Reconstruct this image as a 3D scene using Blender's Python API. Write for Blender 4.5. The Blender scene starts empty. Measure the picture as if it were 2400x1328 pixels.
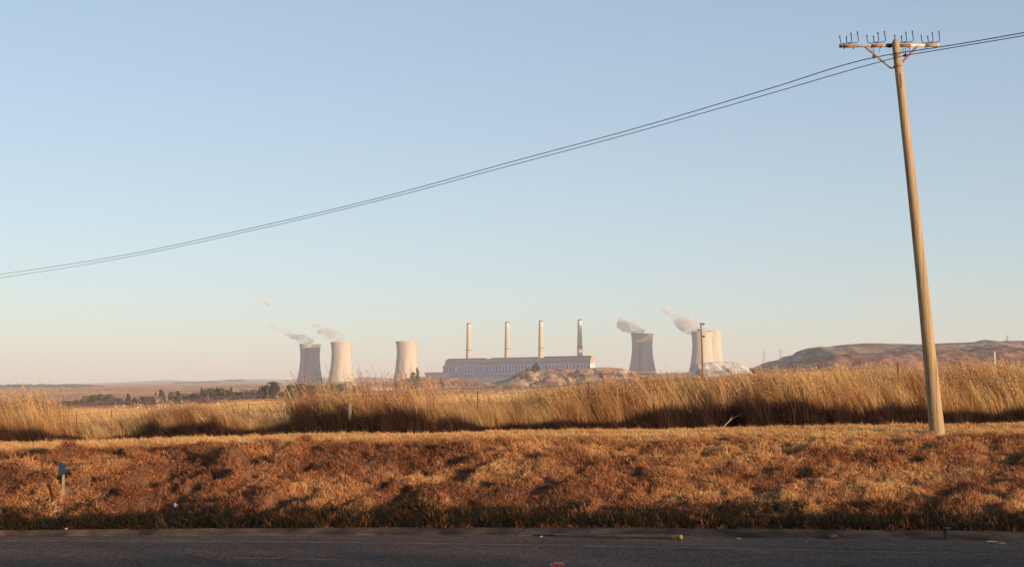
import bpy, bmesh, math, random
import numpy as np
from mathutils import Vector, Matrix

SC = bpy.context.scene
R = math.radians
rng = np.random.default_rng(7)
random.seed(7)

# ------------------------------------------------------------------ camera
F = 3300.0                      # focal length in pixels of the 2400 px wide photograph
CAMZ = 2.7
PITCH = math.atan(241.0 / F)
cam_d = bpy.data.cameras.new("camera")
cam_d.sensor_width = 36.0
cam_d.lens = 36.0 * F / 2400.0
cam_d.clip_start = 0.1
cam_d.clip_end = 60000.0
cam = bpy.data.objects.new("camera", cam_d)
SC.collection.objects.link(cam)
cam.location = (0, 0, CAMZ)
cam.rotation_euler = (R(90) + PITCH, 0, 0)
SC.camera = cam

# ------------------------------------------------------------------ sky, sun, exposure
SUN_AZ = 45.0                   # degrees to the right of "straight behind the camera"
SUN_EL = 6.8
world = bpy.data.worlds.new("World")
SC.world = world
world.use_nodes = True
wn = world.node_tree
wn.nodes.clear()
w_out = wn.nodes.new("ShaderNodeOutputWorld")
w_bg = wn.nodes.new("ShaderNodeBackground")
w_sky = wn.nodes.new("ShaderNodeTexSky")
w_sky.sky_type = 'NISHITA'
w_sky.sun_disc = False
w_sky.sun_elevation = R(SUN_EL)
w_sky.sun_rotation = R(180.0 - SUN_AZ)
w_sky.altitude = 1600.0
w_sky.air_density = 1.0
w_sky.dust_density = 2.0
w_sky.ozone_density = 1.0
w_bg.inputs["Strength"].default_value = 0.15
w_gam = wn.nodes.new("ShaderNodeGamma"); w_gam.inputs[1].default_value = 0.55      # softer contrast between zenith and horizon
w_mul = wn.nodes.new("ShaderNodeMix"); w_mul.data_type = 'RGBA'; w_mul.blend_type = 'MULTIPLY'
w_mul.inputs[0].default_value = 1.0; w_mul.inputs[7].default_value = (1.31, 1.46, 1.66, 1.0)
wn.links.new(w_sky.outputs[0], w_gam.inputs[0]); wn.links.new(w_gam.outputs[0], w_mul.inputs[6])
wn.links.new(w_mul.outputs[2], w_bg.inputs[0])
wn.links.new(w_bg.outputs[0], w_out.inputs[0])

sun_d = bpy.data.lights.new("sun", 'SUN')
sun_d.energy = 5.0
sun_d.angle = R(0.5)
sun_d.color = (1.0, 0.71, 0.45)
sun = bpy.data.objects.new("sun", sun_d)
SC.collection.objects.link(sun)
_sd = Vector((math.sin(R(SUN_AZ)) * math.cos(R(SUN_EL)), -math.cos(R(SUN_AZ)) * math.cos(R(SUN_EL)), math.sin(R(SUN_EL))))
sun.rotation_euler = _sd.to_track_quat('Z', 'Y').to_euler()

SC.view_settings.view_transform = 'Standard'
SC.view_settings.look = 'None'
SC.view_settings.exposure = 0.6
SC.view_settings.gamma = 1.0
SC.view_settings.use_curve_mapping = False
SC.render.engine = 'CYCLES'
SC.cycles.max_bounces = 5
SC.cycles.diffuse_bounces = 2
SC.cycles.glossy_bounces = 2
SC.cycles.transmission_bounces = 3
SC.cycles.volume_bounces = 1
SC.cycles.transparent_max_bounces = 8
SC.cycles.volume_step_rate = 1.0
SC.cycles.volume_max_steps = 256

# ------------------------------------------------------------------ helpers
def P(px, py, D):
    """world point at depth y = D that the photograph shows at pixel (px, py)"""
    u = (px - 1200.0) / F
    v = (664.0 - py) / F
    dy = math.cos(PITCH) - v * math.sin(PITCH)
    dz = math.sin(PITCH) + v * math.cos(PITCH)
    return Vector((u / dy * D, D, CAMZ + dz / dy * D))

def G(px, py, z=0.0):
    """world point at height z"""
    u = (px - 1200.0) / F
    v = (664.0 - py) / F
    dy = math.cos(PITCH) - v * math.sin(PITCH)
    dz = math.sin(PITCH) + v * math.cos(PITCH)
    t = (z - CAMZ) / dz
    return Vector((u * t, dy * t, z))

def zrow(py, D):
    return P(1200, py, D).z

_perm = rng.random((256, 256))
def vnoise(x, y):
    x = np.asarray(x, float); y = np.asarray(y, float)
    xi = np.floor(x).astype(int); yi = np.floor(y).astype(int)
    fx = x - xi; fy = y - yi
    fx = fx * fx * (3 - 2 * fx); fy = fy * fy * (3 - 2 * fy)
    a = _perm[xi % 256, yi % 256]; b = _perm[(xi + 1) % 256, yi % 256]
    c = _perm[xi % 256, (yi + 1) % 256]; d = _perm[(xi + 1) % 256, (yi + 1) % 256]
    return (a * (1 - fx) + b * fx) * (1 - fy) + (c * (1 - fx) + d * fx) * fy

def fbm(x, y, o=4):
    s = 0.0; a = 0.5; t = 0.0
    for k in range(o):
        s = s + a * vnoise(x * 2 ** k + 17.3 * k, y * 2 ** k + 5.1 * k)
        t += a; a *= 0.5
    return s / t            # 0..1

def sstep(a, b, x):
    t = np.clip((x - a) / (b - a), 0, 1)
    return t * t * (3 - 2 * t)

def tag(o, label=None, cat=None, group=None, kind=None):
    if label: o["label"] = label
    if cat: o["category"] = cat
    if group: o["group"] = group
    if kind: o["kind"] = kind
    return o

def link(name, me, mat=None, parent=None, loc=None):
    o = bpy.data.objects.new(name, me)
    SC.collection.objects.link(o)
    if mat is not None:
        for m in (mat if isinstance(mat, (list, tuple)) else [mat]):
            me.materials.append(m)
    if parent is not None: o.parent = parent
    if loc is not None: o.location = loc
    return o

def empty(name, loc):
    o = bpy.data.objects.new(name, None)
    SC.collection.objects.link(o)
    o.location = loc
    return o

def smooth(me):
    me.polygons.foreach_set("use_smooth", [True] * len(me.polygons))
    return me

def grid_mesh(name, X, Y, Z, sm=True):
    n, m = X.shape
    co = np.stack([X, Y, Z], -1).reshape(-1, 3)
    i = np.arange(n * m).reshape(n, m)
    q = np.stack([i[:-1, :-1], i[:-1, 1:], i[1:, 1:], i[1:, :-1]], -1).reshape(-1, 4)
    return np_mesh(name, co, q, sm)

def np_mesh(name, co, faces, sm=False):
    me = bpy.data.meshes.new(name)
    me.vertices.add(len(co))
    me.vertices.foreach_set("co", np.asarray(co, np.float32).ravel())
    k = faces.shape[1]
    me.loops.add(faces.size)
    me.loops.foreach_set("vertex_index", faces.astype(np.int32).ravel())
    me.polygons.add(len(faces))
    me.polygons.foreach_set("loop_start", np.arange(0, faces.size, k, dtype=np.int32))
    me.update(calc_edges=True)
    if sm: smooth(me)
    me.validate()
    return me

class MB:
    """collects shapes into one mesh"""
    def __init__(s): s.v = []; s.f = []
    def add(s, vs, fs):
        b = len(s.v); s.v += [tuple(v) for v in vs]; s.f += [tuple(i + b for i in f) for f in fs]
    def box(s, c, sx, sy, sz, rz=0.0):
        c = Vector(c); m = Matrix.Rotation(rz, 3, 'Z'); vs = []
        for dz in (-1, 1):
            for dx, dy in ((-1, -1), (1, -1), (1, 1), (-1, 1)):
                vs.append(c + m @ Vector((dx * sx / 2, dy * sy / 2, dz * sz / 2)))
        s.add(vs, [(0, 3, 2, 1), (4, 5, 6, 7), (0, 1, 5, 4), (1, 2, 6, 5), (2, 3, 7, 6), (3, 0, 4, 7)])
    def tube(s, pts, rad, n=8, cap=True):
        pts = [Vector(p) for p in pts]
        if not isinstance(rad, (list, tuple)): rad = [rad] * len(pts)
        vs = []
        dd = pts[-1] - pts[0]; dd = dd.normalized() if dd.length > 0 else Vector((0, 0, 1))
        ax0 = Vector((0, 1, 0)) if abs(dd.y) < 0.6 else (Vector((0, 0, 1)) if abs(dd.z) < 0.8 else Vector((1, 0, 0)))
        for i, p in enumerate(pts):
            d = (pts[min(i + 1, len(pts) - 1)] - pts[max(i - 1, 0)])
            d = d.normalized() if d.length > 0 else Vector((0, 0, 1))
            a = ax0
            e1 = d.cross(a).normalized(); e2 = d.cross(e1).normalized()
            for k in range(n):
                t = 2 * math.pi * k / n
                vs.append(p + (e1 * math.cos(t) + e2 * math.sin(t)) * rad[i])
        fs = []
        for i in range(len(pts) - 1):
            for k in range(n):
                a0 = i * n + k; a1 = i * n + (k + 1) % n
                fs.append((a0, a1, a1 + n, a0 + n))
        if cap:
            fs.append(tuple(range(n))[::-1]); fs.append(tuple((len(pts) - 1) * n + k for k in range(n)))
        s.add(vs, fs)
    def lathe(s, prof, n=48, c=(0, 0, 0)):
        vs = []
        for r, z in prof:
            for k in range(n):
                t = 2 * math.pi * k / n
                vs.append((c[0] + r * math.cos(t), c[1] + r * math.sin(t), c[2] + z))
        fs = []
        for i in range(len(prof) - 1):
            for k in range(n):
                a0 = i * n + k; a1 = i * n + (k + 1) % n
                fs.append((a0, a1, a1 + n, a0 + n))
        s.add(vs, fs)
    def build(s, name, mat, parent=None, sm=False, loc=None):
        me = bpy.data.meshes.new(name)
        me.from_pydata(s.v, [], s.f)
        me.update()
        bm = bmesh.new(); bm.from_mesh(me); bmesh.ops.recalc_face_normals(bm, faces=bm.faces); bm.to_mesh(me); bm.free()
        if sm:
            smooth(me)
        return link(name, me, mat, parent, loc)

# ------------------------------------------------------------------ materials
def new_mat(name):
    m = bpy.data.materials.new(name); m.use_nodes = True
    nt = m.node_tree; b = nt.nodes["Principled BSDF"]
    b.inputs["Roughness"].default_value = 0.85
    b.inputs["Specular IOR Level"].default_value = 0.25
    return m, nt, b

def N(nt, t, **kw):
    n = nt.nodes.new(t)
    for k, v in kw.items(): setattr(n, k, v)
    return n

def c4(c): return (c[0], c[1], c[2], 1.0)

def noise_node(nt, scale, detail=5, rough=0.55, stretch=None, rot=None, coord="Object"):
    tc = N(nt, "ShaderNodeTexCoord"); mp = N(nt, "ShaderNodeMapping")
    if stretch: mp.inputs["Scale"].default_value = stretch
    if rot: mp.inputs["Rotation"].default_value = rot
    nz = N(nt, "ShaderNodeTexNoise")
    nz.inputs["Scale"].default_value = scale; nz.inputs["Detail"].default_value = detail
    nz.inputs["Roughness"].default_value = rough
    nt.links.new(tc.outputs[coord], mp.inputs[0]); nt.links.new(mp.outputs[0], nz.inputs[0])
    return nz

def ramp(nt, src, stops):
    r = N(nt, "ShaderNodeValToRGB")
    el = r.color_ramp.elements
    while len(el) > 1: el.remove(el[-1])
    el[0].position = stops[0][0]; el[0].color = c4(stops[0][1])
    for p, c in stops[1:]:
        e = el.new(p); e.color = c4(c)
    nt.links.new(src, r.inputs[0])
    return r

def mixc(nt, fac, a, b, mode='MIX'):
    m = N(nt, "ShaderNodeMix", data_type='RGBA', blend_type=mode)
    for s, v in ((0, fac), (6, a), (7, b)):
        if isinstance(v, (int, float)): m.inputs[s].default_value = v
        elif isinstance(v, tuple): m.inputs[s].default_value = c4(v)
        else: nt.links.new(v, m.inputs[s])
    return m.outputs[2]

def noisy(name, stops, scale=1.0, detail=5, stretch=None, rot=None, rough=0.85, bump=0.0, bump_scale=None, spec=0.25, fine=None, metal=0.0):
    m, nt, b = new_mat(name)
    nz = noise_node(nt, scale, detail, 0.6, stretch, rot)
    r = ramp(nt, nz.outputs[0], stops)
    col = r.outputs[0]
    if fine:
        n2 = noise_node(nt, fine, 3, 0.6)
        r2 = ramp(nt, n2.outputs[0], [(0.3, (0.72, 0.72, 0.72)), (0.7, (1.2, 1.2, 1.2))])
        col = mixc(nt, 1.0, col, r2.outputs[0], 'MULTIPLY')
    nt.links.new(col, b.inputs["Base Color"])
    b.inputs["Roughness"].default_value = rough
    b.inputs["Specular IOR Level"].default_value = spec
    b.inputs["Metallic"].default_value = metal
    if bump:
        n3 = noise_node(nt, bump_scale or scale * 4, 4, 0.6)
        bp = N(nt, "ShaderNodeBump"); bp.inputs["Strength"].default_value = bump; bp.inputs["Distance"].default_value = 0.05
        nt.links.new(n3.outputs[0], bp.inputs["Height"]); nt.links.new(bp.outputs[0], b.inputs["Normal"])
    return m

def grass_mat(name, stops, transl=0.18):
    """colour differs from clump to clump (instancer attribute tint) and a little along the noise"""
    m, nt, b = new_mat(name)
    at = N(nt, "ShaderNodeAttribute", attribute_type='INSTANCER', attribute_name="tint")
    at2 = N(nt, "ShaderNodeAttribute", attribute_type='GEOMETRY', attribute_name="hue")
    ad = N(nt, "ShaderNodeMath", operation='ADD')
    nt.links.new(at.outputs["Fac"], ad.inputs[0]); nt.links.new(at2.outputs["Fac"], ad.inputs[1])
    r = ramp(nt, ad.outputs[0], stops)
    tr = N(nt, "ShaderNodeBsdfTranslucent"); mx = N(nt, "ShaderNodeMixShader")
    nt.links.new(r.outputs[0], b.inputs["Base Color"]); nt.links.new(r.outputs[0], tr.inputs[0])
    mx.inputs[0].default_value = transl
    b.inputs["Roughness"].default_value = 0.7
    nt.links.new(b.outputs[0], mx.inputs[1]); nt.links.new(tr.outputs[0], mx.inputs[2])
    nt.links.new(mx.outputs[0], nt.nodes["Material Output"].inputs[0])
    return m

M = {}
M['soil'] = noisy('bank_soil', [(0.3, (0.05, 0.025, 0.015)), (0.5, (0.11, 0.05, 0.028)), (0.7, (0.20, 0.095, 0.05))], 1.6, 6, bump=0.6, bump_scale=14, fine=25)
M['asphalt'] = None
M['concrete_kerb'] = noisy('kerb_concrete', [(0.38, (0.035, 0.026, 0.023)), (0.5, (0.068, 0.050, 0.041)), (0.62, (0.10, 0.075, 0.060))], 1.3, 6, bump=0.4, bump_scale=40, fine=60, rough=0.95, spec=0.08)
M['grass_short'] = grass_mat('short_dry_grass', [(0.0, (0.04, 0.024, 0.012)), (0.22, (0.19, 0.068, 0.03)), (0.5, (0.43, 0.175, 0.072)), (0.72, (0.56, 0.30, 0.115)), (1.0, (0.64, 0.44, 0.19))])
M['grass_tall'] = grass_mat('tall_straw', [(0.0, (0.20, 0.075, 0.035)), (0.3, (0.38, 0.18, 0.08)), (0.6, (0.54, 0.315, 0.125)), (1.0, (0.68, 0.475, 0.23))], 0.3)
M['grass_shade'] = grass_mat('shade_dark_grass', [(0.0, (0.018, 0.010, 0.007)), (0.5, (0.048, 0.021, 0.013)), (0.8, (0.12, 0.045, 0.022)), (1.1, (0.26, 0.10, 0.045))], 0.2)  # near-black tone carries the shade at the foot of the tall grass
M['grass_green'] = grass_mat('green_kerb_grass', [(0.0, (0.008, 0.008, 0.004)), (0.5, (0.020, 0.017, 0.008)), (1.0, (0.12, 0.075, 0.03))], 0.25)

# asphalt with aggregate
def asphalt():
    m, nt, b = new_mat('asphalt')
    big = noise_node(nt, 0.5, 4, 0.6, (0.3, 1.6, 1))
    r = ramp(nt, big.outputs[0], [(0.3, (0.095, 0.064, 0.052)), (0.5, (0.115, 0.077, 0.061)), (0.7, (0.145, 0.096, 0.073))])
    vo = N(nt, "ShaderNodeTexVoronoi"); vo.inputs["Scale"].default_value = 30
    tc = N(nt, "ShaderNodeTexCoord"); nt.links.new(tc.outputs["Object"], vo.inputs[0])
    r2 = ramp(nt, vo.outputs["Color"], [(0.1, (0.55, 0.55, 0.55)), (0.6, (1.0, 1.0, 1.0)), (0.95, (1.9, 1.8, 1.7))])
    col = mixc(nt, 1.0, r.outputs[0], r2.outputs[0], 'MULTIPLY')
    ck = N(nt, "ShaderNodeTexVoronoi", feature='DISTANCE_TO_EDGE'); ck.inputs["Scale"].default_value = 0.55
    dn = noise_node(nt, 1.5, 4, 0.6); mv = N(nt, "ShaderNodeVectorMath", operation='MULTIPLY_ADD')
    mv.inputs[1].default_value = (0.7, 0.7, 0.0); nt.links.new(dn.outputs["Color"], mv.inputs[0]); nt.links.new(tc.outputs["Object"], mv.inputs[2])
    nt.links.new(mv.outputs[0], ck.inputs[0])
    rk = ramp(nt, ck.outputs["Distance"], [(0.0, (0.7, 0.7, 0.7)), (0.010, (1, 1, 1))])
    col = mixc(nt, 1.0, col, rk.outputs[0], 'MULTIPLY')
    st = noise_node(nt, 0.9, 3, 0.5); rs = ramp(nt, st.outputs[0], [(0.30, (0.80, 0.80, 0.80)), (0.42, (1, 1, 1))])
    col = mixc(nt, 1.0, col, rs.outputs[0], 'MULTIPLY')
    nt.links.new(col, b.inputs["Base Color"])
    b.inputs["Roughness"].default_value = 0.95; b.inputs["Specular IOR Level"].default_value = 0.06
    bp = N(nt, "ShaderNodeBump"); bp.inputs["Strength"].default_value = 0.5; bp.inputs["Distance"].default_value = 0.01
    nt.links.new(vo.outputs["Distance"], bp.inputs["Height"]); nt.links.new(bp.outputs[0], b.inputs["Normal"])
    return m
M['asphalt'] = asphalt()
M['line'] = noisy('road_paint', [(0.35, (0.085, 0.062, 0.05)), (0.6, (0.20, 0.155, 0.12))], 4.0, 6, fine=50)

# ------------------------------------------------------------------ road, kerb, markings  (curved road, heights from z = 0)
def curve_from(pts, z):
    w = [G(a, b, z) for a, b in pts]
    xs = np.array([p.x for p in w]); ys = np.array([p.y for p in w])
    c = np.polyfit(xs, ys, 2)
    x0, x1 = xs.min(), xs.max()
    def f(x):
        x = np.asarray(x, float); xc = np.clip(x, x0 - 3, x1 + 3)
        sl = 2 * c[0] * xc + c[1]
        return np.polyval(c, xc) + sl * (x - xc)
    return f
KZ = 0.10
y_kb = curve_from([(0, 1256), (600, 1252), (1000, 1253), (1400, 1256), (1800, 1260), (2400, 1267)], 0.0)
y_kt = curve_from([(0, 1241), (400, 1236), (1000, 1234), (1500, 1234), (1800, 1238), (2400, 1243)], KZ)
y_el = curve_from([(0, 1266), (400, 1267), (1000, 1273), (1500, 1281), (1800, 1286), (2400, 1301)], 0.0)
y_cl = curve_from([(0, 1297), (545, 1306), (800, 1312), (1300, 1325), (2000, 1349)], 0.0)

xs = np.linspace(-90, 90, 361)
def strip(name, ya, yb, z, mat, x0=-90, x1=90, n=361, **kw):
    x = np.linspace(x0, x1, n)
    X = np.stack([x, x], 0); Y = np.stack([ya(x), yb(x)], 0); Z = np.full_like(X, z)
    o = link(name, grid_mesh(name, X, Y, Z, False), mat)
    tag(o, kind='structure')
    return o
ROAD_NEAR = 13.0
strip('road', lambda x: ROAD_NEAR + 0 * x, lambda x: y_kt(x) + 0.3, 0.0, M['asphalt'])
strip('edge_line', lambda x: y_el(x) - 0.055, lambda x: y_el(x) + 0.055, 0.004, M['line'])
c0 = G(545, 1306).x; c1 = G(800, 1312).x
for k in range(-3, 4):
    a = c0 + k * 7.2; b_ = c1 + k * 7.2
    strip('centre_line', lambda x: y_cl(x) - 0.05, lambda x: y_cl(x) + 0.05, 0.004, M['line'], a, b_, 9)

kerb = empty('kerb', (0, float(y_kb(0)), 0)); tag(kerb, kind='structure')
joints_px = [-620, -440, -250, -70, 80, 262, 345, 470, 665, 780, 950, 1085, 1212, 1368, 1545, 1738, 1955, 2190, 2420, 2640, 2860]
jx = [G(p, 1255).x for p in joints_px]
jx = list(np.arange(jx[0] - 1.5 * 12, jx[0] - 0.1, 1.5)) + jx + list(np.arange(jx[-1] + 1.5, jx[-1] + 1.5 * 12, 1.5))
for a, b in zip(jx[:-1], jx[1:]):
    g = 0.004
    dzl = random.uniform(-0.006, 0.008); dyl = random.uniform(-0.02, 0.02); sk = 0.24
    vs = []
    for x, off in ((a + g, 0), (b - g, 0)):
        yb = float(y_kb(x)) + dyl; yt = float(y_kt(x)) + dyl
        prof = [(yb, -0.08), (yb, 0.012 + dzl), (yb + 0.12 * (yt - yb), 0.028 + dzl), (yt - 0.12, KZ + dzl), (yt - 0.01, KZ + dzl - 0.002), (yt, KZ - 0.012 + dzl), (yt, -0.08)]
        for (yy, zz) in prof:
            vs.append((x + sk * (yy - yb) / max(yt - yb, .1), yy, zz))
    n = 7
    fs = [tuple(range(n)), tuple(range(n, 2 * n))[::-1]] + [(i, i + n, (i + 1) % n + n, (i + 1) % n) for i in range(n)]
    mb = MB(); mb.add(vs, fs)
    o = mb.build('kerb_block', M['concrete_kerb'], kerb)
    o.matrix_parent_inverse = Matrix.Translation(-kerb.location)

# ------------------------------------------------------------------ terrain heights
PXC = np.array([-1500, 0, 400, 600, 900, 1200, 1500, 1800, 2100, 2400, 3600], float)
DD = np.array([42, 60, 100, 200, 400, 800, 1300, 2000, 3000, 3500, 5000, 8000, 12000, 15000], float)
ROWS = {
 -1500: [1030, 1006, 988, 973, 963, 958, 950, 938, 925, 919, 913, 909, 906, 905],
     0: [1030, 1008, 990, 976, 967, 961, 951, 934, 919, 914, 910, 906, 904, 904],
   400: [1027, 1006, 988, 973, 963, 957, 948, 931, 917, 911, 906, 899, 896, 896],
   600: [1022, 1000, 978, 960, 948, 942, 935, 926, 913, 908, 902, 896, 891, 891],
   900: [1018,  996, 972, 952, 940, 934, 927, 919, 907, 901, 895, 890, 887, 887],
  1200: [1008,  985, 960, 941, 931, 925, 918, 911, 899, 892, 889, 887, 885, 885],
  1500: [ 998,  968, 940, 920, 909, 903, 898, 893, 885, 881, 879, 878, 877, 877],
  1800: [ 992,  958, 925, 902, 890, 884, 879, 874, 868, 866, 865.5, 865, 864.5, 864],
  2100: [ 990,  953, 918, 892, 879, 873, 868, 864, 860, 859, 858, 857.5, 857, 857],
  2400: [ 988,  952, 915, 888, 874, 867, 862, 858, 855, 854, 853.5, 853, 852.5, 852],
  3600: [ 985,  950, 912, 885, 871, 864, 859, 855, 852, 851, 850.5, 850, 849.5, 849]}
TAB = np.array([ROWS[int(p)] for p in PXC])

def far_z(x, y):
    x = np.asarray(x, float); y = np.maximum(np.asarray(y, float), 20.0)
    px = 1200 + F * x / y
    lx = np.interp(px, PXC, np.arange(len(PXC)))
    ly = np.interp(np.log(y), np.log(DD), np.arange(len(DD)))
    i = np.clip(np.floor(lx).astype(int), 0, len(PXC) - 2); j = np.clip(np.floor(ly).astype(int), 0, len(DD) - 2)
    fx = np.clip(lx - i, 0, 1); fy = np.clip(ly - j, 0, 1)
    fx = fx * fx * (3 - 2 * fx)
    row = (TAB[i, j] * (1 - fx) + TAB[i + 1, j] * fx) * (1 - fy) + (TAB[i, j + 1] * (1 - fx) + TAB[i + 1, j + 1] * fx) * fy
    z = CAMZ + (905.0 - row) / F * y
    return z

def crest_z(x):
    return np.interp(x, [-30, -12.4, -6, -2, 4, 10, 20], [1.06, 1.11, 1.33, 1.42, 1.47, 1.53, 1.58])
def root_z(x):
    return np.interp(x, [-30, -14, -7, -2, 4, 12, 20], [1.07, 1.12, 1.32, 1.40, 1.52, 1.66, 1.70])
CREST = 34.0; ROOT = 38.3

def near_z(x, y, detail=True):
    x = np.asarray(x, float); y = np.asarray(y, float)
    yk = y_kt(x)
    t = np.clip((y - yk) / (CREST - yk), 0, 1)
    prof = t ** 0.92
    prof = prof * 0.86 + 0.14 * sstep(0, 1, t)
    z = (KZ - 0.03) + (crest_z(x) - KZ + 0.03) * prof
    t2 = np.clip((y - CREST) / (ROOT - CREST), 0, 1)
    z = np.where(y > CREST, crest_z(x) + (root_z(x) - crest_z(x)) * t2, z)
    zf = far_z(x, y)
    w = sstep(ROOT, 44.0, y)
    z = z * (1 - w) + zf * w
    if detail:
        msk = sstep(0.0, 0.15, t) * (1 - sstep(32.4, 34.2, y))
        left = 0.35 + 0.65 * sstep(3.0, -7.0, x)
        wx = x + 0.5 * (fbm(x * 0.7, y * 0.7 + 9, 3) - 0.5)
        u = wx * 0.87 - y * 0.5; v = wx * 0.5 + y * 0.87
        rid = fbm(u * 2.6 + 3.3, v * 0.55 + 7.7, 4) - 0.5
        z = z + msk * left * 1.1 * rid
        rid2 = np.abs(fbm(u * 2.3 + 13, v * 0.9 + 5, 3) - 0.5)
        z = z - msk * 0.14 * (0.12 - np.minimum(rid2, 0.12)) / 0.12 * sstep(0.42, 0.6, fbm(x * 0.5 + 2, y * 0.5, 2))
        z = z + msk * 0.16 * (fbm(x * 1.3 + 40, y * 1.8, 4) - 0.5)
        z = z + msk * (1.35 - left) * 0.36 * (fbm(x * 0.7 + 4, y * 2.9 + 11, 4) - 0.5)
        z = z + 0.15 * (fbm(x * 4.0 + 11, y * 5.5, 3) - 0.5) * sstep(0.0, 0.1, t)
        z = z + 0.10 * (fbm(x * 0.5, y * 0.5 + 30, 3) - 0.5) * sstep(34, 36, y)
    return z

def hit(px, py, d0=25.5, d1=41.0):
    """first point of the bank that the photograph's pixel (px, py) sees"""
    for D in np.arange(d0, d1, 0.05):
        p = P(px, py, float(D))
        if p.z <= float(near_z(p.x, float(D))): break
    p.z = float(near_z(p.x, float(D))); return p
x = np.arange(-32, 32.01, 0.11); y_n = np.linspace(0, 1, 150)
Xg, Tg = np.meshgrid(x, y_n)
Yg = y_kt(Xg) - 0.01 + Tg * (44.0 - y_kt(Xg))
Zg = near_z(Xg, Yg); Zg[0] -= 0.1
tag(link('embankment', grid_mesh('embankment', Xg, Yg, Zg), M['soil']), kind='structure')
for sgn in (-1, 1):
    xe = np.linspace(32, 150, 60) * sgn
    Xe, Te = np.meshgrid(xe, np.linspace(0, 1, 50))
    Ye = y_kt(Xe) - 0.01 + Te * (44.0 - y_kt(Xe))
    tag(link('embankment', grid_mesh('embankment', Xe, Ye, near_z(Xe, Ye) - 0.002), M['soil']), kind='structure')

# open veld from behind the tall grass out to the horizon
def field_mat():
    m, nt, b = new_mat('dry_veld')
    n1 = noise_node(nt, 0.012, 6, 0.6, (1, 0.35, 1))
    r1 = ramp(nt, n1.outputs[0], [(0.35, (0.38, 0.23, 0.14)), (0.5, (0.48, 0.31, 0.19)), (0.68, (0.55, 0.39, 0.25))])
    n2 = noise_node(nt, 0.0016, 5, 0.6, (1, 0.3, 1))
    r2 = ramp(nt, n2.outputs[0], [(0.36, (0.72, 0.66, 0.70)), (0.46, (1, 1, 1)), (0.64, (0.95, 0.86, 0.86))])
    n3 = noise_node(nt, 0.5, 5, 0.7)
    r3 = ramp(nt, n3.outputs[0], [(0.3, (0.75, 0.72, 0.7)), (0.7, (1.2, 1.2, 1.15))])
    c = mixc(nt, 1.0, r1.outputs[0], r2.outputs[0], 'MULTIPLY')
    c = mixc(nt, 1.0, c, r3.outputs[0], 'MULTIPLY')
    nt.links.new(c, b.inputs["Base Color"]); b.inputs["Roughness"].default_value = 0.95
    n4 = noise_node(nt, 0.6, 4, 0.7); bp = N(nt, "ShaderNodeBump"); bp.inputs["Strength"].default_value = 1.0; bp.inputs["Distance"].default_value = 1.2
    nt.links.new(n4.outputs[0], bp.inputs["Height"]); nt.links.new(bp.outputs[0], b.inputs["Normal"])
    return m
M['veld'] = field_mat()
ty = np.exp(np.linspace(math.log(44.0), math.log(15000.0), 420))
tu = np.tan(np.radians(np.linspace(-36, 36, 420)))
Ug, Yf = np.meshgrid(tu, ty)
Xf = Ug * Yf
Zf = far_z(Xf, Yf)
w0 = 1 - sstep(44, 90, Yf)
Zf = Zf + (near_z(Xf, Yf) - far_z(Xf, Yf)) * 1.0 * (Yf < 44.5)
Zf = Zf + (fbm(Xf * 0.02, Yf * 0.01, 4) - 0.5) * np.minimum(Yf * 0.0012, 3.0) * sstep(60, 120, Yf)
Zf = Zf + (fbm(Xf * 0.0015 + 5, Yf * 0.0009, 4) - 0.5) * 60 * sstep(6000, 11000, Yf)
tag(link('ground', grid_mesh('ground', Xf, Yf, Zf), M['veld']), kind='structure')
def ground_z(x, y):
    return float(near_z(x, y)) if y < 44 else float(far_z(x, y))

# the camera's own side of the road: ground climbing to an unseen bank added behind the viewer to shade the road
xv = np.linspace(-150, 150, 260); yv = np.concatenate([np.linspace(-160, -30, 20), np.linspace(-29, ROAD_NEAR, 90)])
Xv, Yv = np.meshgrid(xv, yv)
SHADE_BANK_H = 5.3  # height set so the bank's shadow covers road and kerb
Zv = np.interp(Yv, [-160, -40, -18, -11, -7.5, -3, 2, 9, 12.6, 13.0], [1.0, 2.2, 3.4, SHADE_BANK_H, SHADE_BANK_H * 0.92, 1.6, 1.15, 0.5, 0.03, -0.02])
Zv = Zv + (fbm(Xv * 0.22, Yv * 0.22, 4) - 0.5) * 1.6 * sstep(1, -8, Yv) + (fbm(Xv * 0.8, Yv * 0.8, 3) - 0.5) * 0.5 * sstep(3, -6, Yv)
tag(link('verge_shade_bank', grid_mesh('verge_shade_bank', Xv, Yv, Zv), M['soil']), kind='structure')

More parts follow.
